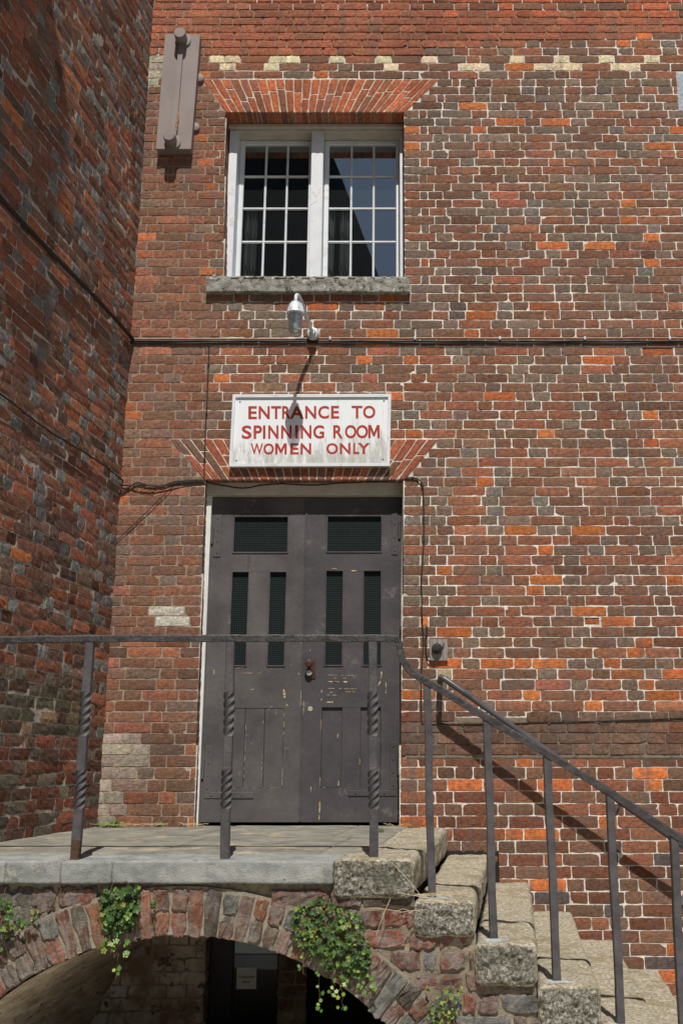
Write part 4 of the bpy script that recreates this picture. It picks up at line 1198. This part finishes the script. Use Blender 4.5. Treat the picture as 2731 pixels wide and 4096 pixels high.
# smooth the neck
def catmull(P, n=6):
    P = [Vector(p) for p in P]; out = []
    for i in range(len(P) - 1):
        a, b, c, d = P[max(i - 1, 0)], P[i], P[i + 1], P[min(i + 2, len(P) - 1)]
        for k in range(n):
            t = k / n; out.append(.5 * ((2 * b) + (c - a) * t + (2 * a - 5 * b + 4 * c - d) * t * t + (3 * b - a - 3 * c + d) * t ** 3))
    return out + [P[-1]]
m.tube(catmull(pts), .0130, 12); m.build('swan_neck', M_galv, lamp, smooth=True)
m = MB(); ZC = 3.475
m.lathe([(.016, .045), (.030, .040), (.040, .025), (.052, -.020), (.062, -.034), (.064, -.046), (.058, -.050), (.0, -.050)], (LX, LY, ZC - .02), 'Z', 24)
for k in range(6):
    a = k * math.pi / 3; m.tube([(LX + .034 * math.cos(a), LY + .034 * math.sin(a), ZC + .012), (LX + .052 * math.cos(a), LY + .052 * math.sin(a), ZC - .045)], .009, 6)
m.build('cap', M_galv, lamp, smooth=True)
m = MB(); gz = ZC - .068
m.lathe([(.048, 0), (.048, -.10), (.045, -.125), (.036, -.145), (.020, -.158), (.002, -.162)], (LX, LY, gz), 'Z', 28); m.build('glass_jar', M_bulbglass, lamp, smooth=True)
m = MB(); m.lathe([(.012, 0), (.013, -.03), (.017, -.05), (.018, -.09), (.012, -.11), (.002, -.115)], (LX, LY, gz), 'Z', 16); m.build('bulb', M_white, lamp, smooth=True)

# ------------------------------------------------------------------ doorbell
bell = thing('door_bell', 'round black bell on a weathered grey wooden plate right of the door', 'doorbell', (.325, 0, 1.14))
m = MB(); m.prism([(.266, 1.070), (.386, 1.068), (.384, 1.212), (.268, 1.213)], -.022, .0); m.build('backplate', M_wood, bell)
m = MB(); m.lathe([(.036, 0), (.036, -.02), (.030, -.03), (.020, -.032), (.018, -.042), (.0, -.043)], (.315, -.022, 1.147), 'Y', 24); m.build('bell_body', M_bell, bell, smooth=True)
m = MB(); m.tube([(.352, -.026, 1.15), (.36, -.03, 1.165), (.362, -.028, 1.185)], .003, 6); m.build('hook', M_cable, bell)

# ------------------------------------------------------------------ pipes and cables
def wob(pts, amp=.003, n=5, seed=1):
    r = random.Random(seed); out = catmull(pts, n); return [p + Vector((r.uniform(-amp, amp), 0, r.uniform(-amp, amp))) for p in out]
pipe = thing('copper_pipe', 'thin brown copper pipe running level along the wall from the lamp to the right', 'pipe', (.8, 0, 3.4))
m = MB(); m.tube([(-.52 + i * .15, -.016, 3.411 + .0015 * math.sin(i * 1.3)) for i in range(26)], .0085, 10); m.build('pipe_run', M_copper, pipe, smooth=True)
for k in range(5):
    m = MB(); xx = -.44 + k * .62; m.box(xx - .008, xx + .008, -.028, .004, 3.398, 3.424, .003); m.build('clip', M_galv, pipe)
cond = thing('black_conduit', 'black cables clipped in a level line right across the wall under the lamp', 'cable', (.6, 0, 3.39))
m = MB()
m.tube([(-1.90 + i * .12, -.013 - .002 * math.sin(i), 3.390 + .002 * math.sin(i * 1.9)) for i in range(43)], .008, 8)
m.tube([(-1.90 + i * .12, -.010, 3.376 + .002 * math.sin(i * 1.2 + 1)) for i in range(43)], .006, 8)
m.tube([(-1.90 + i * .12, -.012, 3.404 + .002 * math.sin(i * 1.1 + 2)) for i in range(12)], .006, 8, )
m.build('cable_run', M_cable, cond, smooth=True)
m = MB(); m.tube([(-1.89 + i * .05, -.016, 3.405) for i in range(25)], .007, 8); m.build('brown_cable', M_copper, cond, smooth=True)
def cable(label, pts, r_=.0045, amp=.0025, seed=1, name='cable', clips=0):
    m = MB(); P = wob(pts, amp, 6, seed); m.tube(P, r_, 7)
    for k in range(clips):
        p = P[int((k + .5) * len(P) / clips)]; m.box(p.x - .007, p.x + .007, p.y - .007, p.y + .012, p.z - .007, p.z + .007, .002)
    o = m.build(name, M_cable, None, smooth=True); o['label'] = label; o['category'] = 'cable'; o['group'] = 'cables fixed along the walls'; return o
cable('black cable hanging straight down the wall left of the sign', [(-1.323, -.008, 3.38), (-1.319, -.009, 3.0), (-1.318, -.008, 2.67), (-1.314, -.010, 2.345)], .0042, .0012, 2, clips=3)
cable('loose black cable sagging from the left corner to the top of the door', [(-1.895, -.012, 2.30), (-1.80, -.02, 2.29), (-1.70, -.02, 2.275), (-1.60, -.02, 2.285), (-1.50, -.02, 2.31), (-1.40, -.012, 2.325), (-1.33, -.01, 2.325)], .0045, .001, 3)
cable('stapled black cable kinked over the bricks from the corner to the door head', [(-1.905, -.01, 2.235), (-1.87, -.012, 2.26), (-1.78, -.012, 2.315), (-1.70, -.010, 2.295), (-1.60, -.010, 2.295), (-1.52, -.010, 2.322), (-1.42, -.010, 2.332), (-1.34, -.010, 2.334), (-1.30, -.01, 2.33)], .006, .001, 4, clips=3)
cable('thin cable drooping under the arch along the top of the door frame', [(-1.30, .02, 2.332), (-1.27, .06, 2.33), (-1.18, .076, 2.318), (-1.05, .078, 2.300), (-.92, .078, 2.322), (-.78, .074, 2.332), (-.66, .074, 2.325), (-.52, .074, 2.322), (-.38, .074, 2.336), (-.1, .04, 2.338), (.10, .0, 2.345), (.12, -.010, 2.350)], .0045, .001, 5)
cable('black cable running down the bricks just right of the door', [(.11, -.010, 2.350), (.16, -.010, 2.352), (.205, -.010, 2.335), (.228, -.010, 2.29), (.233, -.010, 2.15), (.232, -.010, 1.9), (.214, -.010, 1.6), (.216, -.010, 1.35), (.224, -.012, 1.2), (.206, -.012, .95), (.206, -.012, .70), (.212, -.012, .655), (.235, -.012, .648)], .0050, .0014, 6, clips=6)
cable('second short cable looped beside the grey doorbell plate', [(.245, -.010, 1.30), (.25, -.012, 1.26), (.238, -.012, 1.22), (.245, -.014, 1.10), (.262, -.014, 1.065), (.30, -.012, 1.05)], .005, .001, 7)
cable('thin black wire strung level along the bricks behind the handrail', [(.235, -.014, .648), (.6, -.016, .650), (1.0, -.016, .660), (1.5, -.016, .672), (2.0, -.016, .690), (2.6, -.016, .70)], .0036, .0008, 8)
# cables on the side building
cable('black cable fixed level along the dark side wall at the height of the door head', [side_world(u, 2.335 + .012 * math.sin(u * 4), -.014) for u in (0, .15, .4, .7, 1.0, 1.3, 1.6, 2.0, 2.5, 3.2)], .0055, .002, 9, clips=9)
cable('thick black cable along the side wall level with the brown pipe', [side_world(u, 3.405 + .01 * math.sin(u * 3), -.022) for u in (0, .3, .7, 1.1, 1.6, 2.1, 2.6, 3.2)], .014, .001, 10)
cable('thin straight wire crossing the corner bricks diagonally', [(-1.90, -.010, 1.895), (-1.71, -.012, 2.095), (-1.521, -.012, 2.296)], .0028, 0, 11)

# ------------------------------------------------------------------ plants
def plant(name, label, cat, pts_fn, n, size, seed, trails=(), out=.05, yellow=.25, stem_n=18, y=FYR):
    r = random.Random(seed); lf = MB(); st = MB(); root = thing(name, label, cat, (0, 0, 0), 'plants rooted in the arch')
    P0 = [pts_fn(r) for _ in range(6)]
    for i in range(n):
        x, z, dpt = pts_fn(r)
        s = size * .88 * r.choice([.45, .65, .85, 1.0, 1.1, 1.35])
        yy = y - .004 - out * r.random() ** 1.5 * dpt
        nrm = Vector((r.gauss(0, .45), -1.0, r.gauss(.45, .5))).normalized()
        if r.random() < yellow: c = (r.uniform(.16, .30), r.uniform(.26, .36), r.uniform(.04, .07))
        else: k = r.uniform(.4, 1.1); c = (.080 * k, .170 * k, .036 * k)
        t1 = nrm.orthogonal().normalized(); t2 = nrm.cross(t1); rot = r.uniform(0, 6.28)
        ctr = Vector((x, yy, z)); v = [ctr + nrm * (-.12 * s)]; K = 20
        for k in range(K):
            a = rot + 2 * math.pi * k / K; lobes = .80 + .20 * math.cos(5 * (2 * math.pi * k / K))
            if k == 0: lobes = .45
            v.append(ctr + (t1 * math.cos(a) + t2 * math.sin(a)) * s * .5 * lobes + nrm * r.uniform(-.03, .05) * s)
        lf.add(v, [(0, k + 1, (k + 1) % K + 1) for k in range(K)], c)
        if i % 3 == 0:
            st.tube([ctr, ctr + Vector((r.uniform(-.015, .015), .010, -r.uniform(.0, .02))), Vector((x + r.uniform(-.02, .02), y + .004, z + r.uniform(.0, .05)))], .0008, 4)
    for k in range(stem_n):
        x, z, d = pts_fn(r); pts = [(x, y - .006, z)]
        for q_ in range(5): x += r.uniform(-.014, .014); z -= r.uniform(.01, .03); pts.append((x, y - r.uniform(.004, .02), z))
        st.tube(pts, .0011, 4)
    for (x0, z0, x1, z1, nl) in trails:
        pts = []; K = 7
        for k in range(K + 1): pts.append(Vector((lerp(x0, x1, k / K) + r.uniform(-.006, .006), y - .02 - .01 * math.sin(k), lerp(z0, z1, k / K))))
        st.tube(pts, .0010, 4)
        for k in range(nl):
            p = pts[r.randint(2, K)]; s = size * r.uniform(.5, .9); nrm = Vector((r.gauss(0, .4), -1, r.gauss(.4, .4))).normalized()
            t1 = nrm.orthogonal().normalized(); t2 = nrm.cross(t1); ctr = p + Vector((r.uniform(-.015, .015), -.004, r.uniform(-.012, .012)))
            v = [ctr]; 
            for q_ in range(20):
                a = 2 * math.pi * q_ / 20; v.append(ctr + (t1 * math.cos(a) + t2 * math.sin(a)) * s * .5 * (.8 + .2 * math.cos(5 * a)))
            lf.add(v, [(0, q_ + 1, (q_ + 1) % 20 + 1) for q_ in range(20)], (.28, .38, .06) if r.random() < .5 else (.12, .25, .05))
    lf.build('foliage', M_leaf, root, col=True, smooth=False)
    st.build('stems', M_stem, root)
    return root
def in_poly(poly, dense=None):
    xs = [p[0] for p in poly]; zs = [p[1] for p in poly]
    def inside(x, z):
        c = False; j = len(poly) - 1
        for i in range(len(poly)):
            if (poly[i][1] > z) != (poly[j][1] > z) and x < (poly[j][0] - poly[i][0]) * (z - poly[i][1]) / (poly[j][1] - poly[i][1]) + poly[i][0]: c = not c
            j = i
        return c
    def f(r):
        for _ in range(200):
            x, z = r.uniform(min(xs), max(xs)), r.uniform(min(zs), max(zs))
            if not inside(x, z): continue
            cx_, cz_ = sum(xs) / len(xs), sum(zs) / len(zs)
            if dense and r.random() > dense(x, z): continue
            q_ = max(0, 1 - math.hypot((x - cx_) / (max(xs) - min(xs)) * 1.6, (z - cz_) / (max(zs) - min(zs)) * 1.6))
            return x, z, .35 + q_
        return cx_, cz_, .5
    return f
plant('wall_plant', 'compact clump of round green leaves on the arch between the two left balusters', 'plant',
      in_poly([(-1.235, -.125), (-1.08, -.120), (-1.075, -.20), (-1.10, -.285), (-1.15, -.325), (-1.205, -.31), (-1.25, -.20)]), 150, .036, 5,
      trails=[(-1.17, -.30, -1.165, -.40, 5), (-1.12, -.30, -1.125, -.40, 4), (-1.19, -.31, -1.215, -.375, 4), (-1.15, -.38, -1.16, -.48, 3)], yellow=.12)
plant('wall_plant', 'largest leafy clump, spilling over the right side of the arch', 'plant',
      in_poly([(-.40, -.20), (-.30, -.165), (-.20, -.205), (-.13, -.225), (-.10, -.30), (-.085, -.40), (-.10, -.47), (-.18, -.50), (-.27, -.44), (-.34, -.40), (-.40, -.36), (-.425, -.28)]), 430, .0285, 6,
      trails=[(-.30, -.40, -.30, -.60, 8), (-.24, -.45, -.25, -.55, 6), (-.18, -.46, -.22, -.53, 6), (-.36, -.35, -.37, -.44, 4), (-.09, -.43, -.07, -.52, 6), (-.21, -.5, -.20, -.60, 4), (-.13, -.48, -.12, -.55, 5)], yellow=.20)
plant('wall_plant', 'sparse trailing plant at the far left end of the arch', 'plant',
      in_poly([(-1.78, -.13), (-1.64, -.16), (-1.60, -.22), (-1.50, -.21), (-1.49, -.25), (-1.60, -.30), (-1.63, -.35), (-1.72, -.36), (-1.80, -.25)]), 105, .031, 8,
      trails=[(-1.66, -.30, -1.66, -.37, 4)], yellow=.25)
plant('wall_plant', 'thin straggly plant with small leaves below the second step', 'plant',
      in_poly([(.15, -.515), (.31, -.512), (.29, -.60), (.27, -.70), (.17, -.70), (.15, -.60)], lambda x, z: .55), 80, .023, 9, trails=[(.2, -.55, .2, -.68, 6), (.25, -.55, .25, -.68, 6)], yellow=.5, stem_n=34)
plant('wall_plant', 'single tiny sprig on the arch right of the compact clump', 'plant',
      in_poly([(-1.03, -.17), (-1.005, -.165), (-1.0, -.20), (-1.02, -.21)]), 6, .024, 10, yellow=.2, stem_n=2)
# weed on the landing
def weed(name, label, x, y, z, n, rad, size, seed):
    r = random.Random(seed); root = thing(name, label, 'plant', (x, y, z), 'weeds on the landing'); lf = MB(); st = MB()
    for i in range(n):
        a = r.uniform(0, 6.28); d = rad * r.random() ** .6; px, py, pz = x + d * math.cos(a), y + d * math.sin(a) * .5, z + r.uniform(.008, .05) * (1 - d / rad * .5)
        s = size * r.uniform(.6, 1.2); nrm = Vector((r.gauss(0, .4), r.gauss(-.5, .4), 1)).normalized(); t1 = nrm.orthogonal().normalized(); t2 = nrm.cross(t1)
        k = r.uniform(.7, 1.3); v = [Vector((px, py, pz))]
        for q_ in range(12):
            b = q_ * math.pi / 6; v.append(v[0] + (t1 * math.cos(b) + t2 * math.sin(b)) * s * .5 * (.8 + .2 * math.cos(3 * b)))
        lf.add(v, [(0, q_ + 1, (q_ + 1) % 12 + 1) for q_ in range(12)], (.14 * k, .24 * k, .05 * k))
        st.tube([(x + d * .5 * math.cos(a), y, z), (px, py, pz)], .001, 4)
    lf.build('foliage', M_leaf, root, col=True); st.build('stems', M_stem, root)
weed('weed', 'small green weed growing at the foot of the wall in the left corner', -1.80, -.07, .0, 60, .085, .026, 1)
weed('weed', 'tiny weed in the paving joint beside the top granite step', -.055, -.55, -.004, 12, .02, .016, 2)
weed('weed', 'scrap of weed under the brickwork between the corner and the door', -1.50, -.03, .0, 14, .03, .018, 3)
# dry straw
r = random.Random(4); m = MB()
for (cx_, cy_, cz_, n_, L_) in ((.20, -2.13, -.165, 12, .16), (.10, -2.21, -.22, 5, .10), (-1.27, -.03, .008, 16, .06), (-1.55, -.05, .008, 12, .12), (-1.75, -.08, .008, 10, .12), (.04, -.05, .005, 10, .05)):
    for i in range(n_):
        a = r.uniform(-.5, .5) + (math.pi if r.random() < .5 else 0); x0 = cx_ + r.uniform(-.06, .06); y0_ = cy_ + r.uniform(-.04, .02)
        l_ = L_ * r.uniform(.4, 1.2); m.tube([(x0, y0_, cz_ + .003), (x0 + l_ * .5 * math.cos(a), y0_ - abs(l_ * .2 * math.sin(a)), cz_ + .012), (x0 + l_ * math.cos(a), y0_ - abs(l_ * .4 * math.sin(a)) - .005, cz_ + r.uniform(.0, .02))], .0011, 4)
for (a, b, c_, d) in ((.02, -.03, .17, -.20), (.03, -.14, .30, -.20), (.00, -.165, -.06, -.31)):
    m.tube([(a, -2.215, b), ((a + c_) / 2, -2.235, (b + d) / 2 + .01), (c_, -2.225, d)], .0013, 4)
o = m.build('dry_straw', M_straw, None); o['kind'] = 'stuff'; o['label'] = 'dry straw and grass stalks lying on the landing and upper steps'; o['category'] = 'straw'

# ------------------------------------------------------------------ ground and the building opposite (seen in the window glass)
m = MB(); m.box(-60, 60, -70, 12, -1.26, -1.205); o = m.build('ground', M_ground, None); o['kind'] = 'structure'
m = MB(); m.box(-4.5, 6, -7.5, -2.25, -1.21, -1.195); o = m.build('bounce_pavement', M_bounce, None); o['kind'] = 'structure'  # unseen pale strip, added to bounce sunlight up into the vault
opp = thing('opposite_building', 'dark steep roofed building across the yard, seen only as a reflection in the window', 'building', (-6, -20, -1.2))
m = MB(); m.box(-14, 1.0, -30, -20, -1.2, 11.0); m.build('walls', M_oppwall, opp)
m = MB(); m.prism([(-14.2, 11.0), (.9, 11.0), (-1.55, 18.1), (-3.2, 22.5), (-11, 22.5)], -30, -20.02); m.build('roof', M_roof, opp)
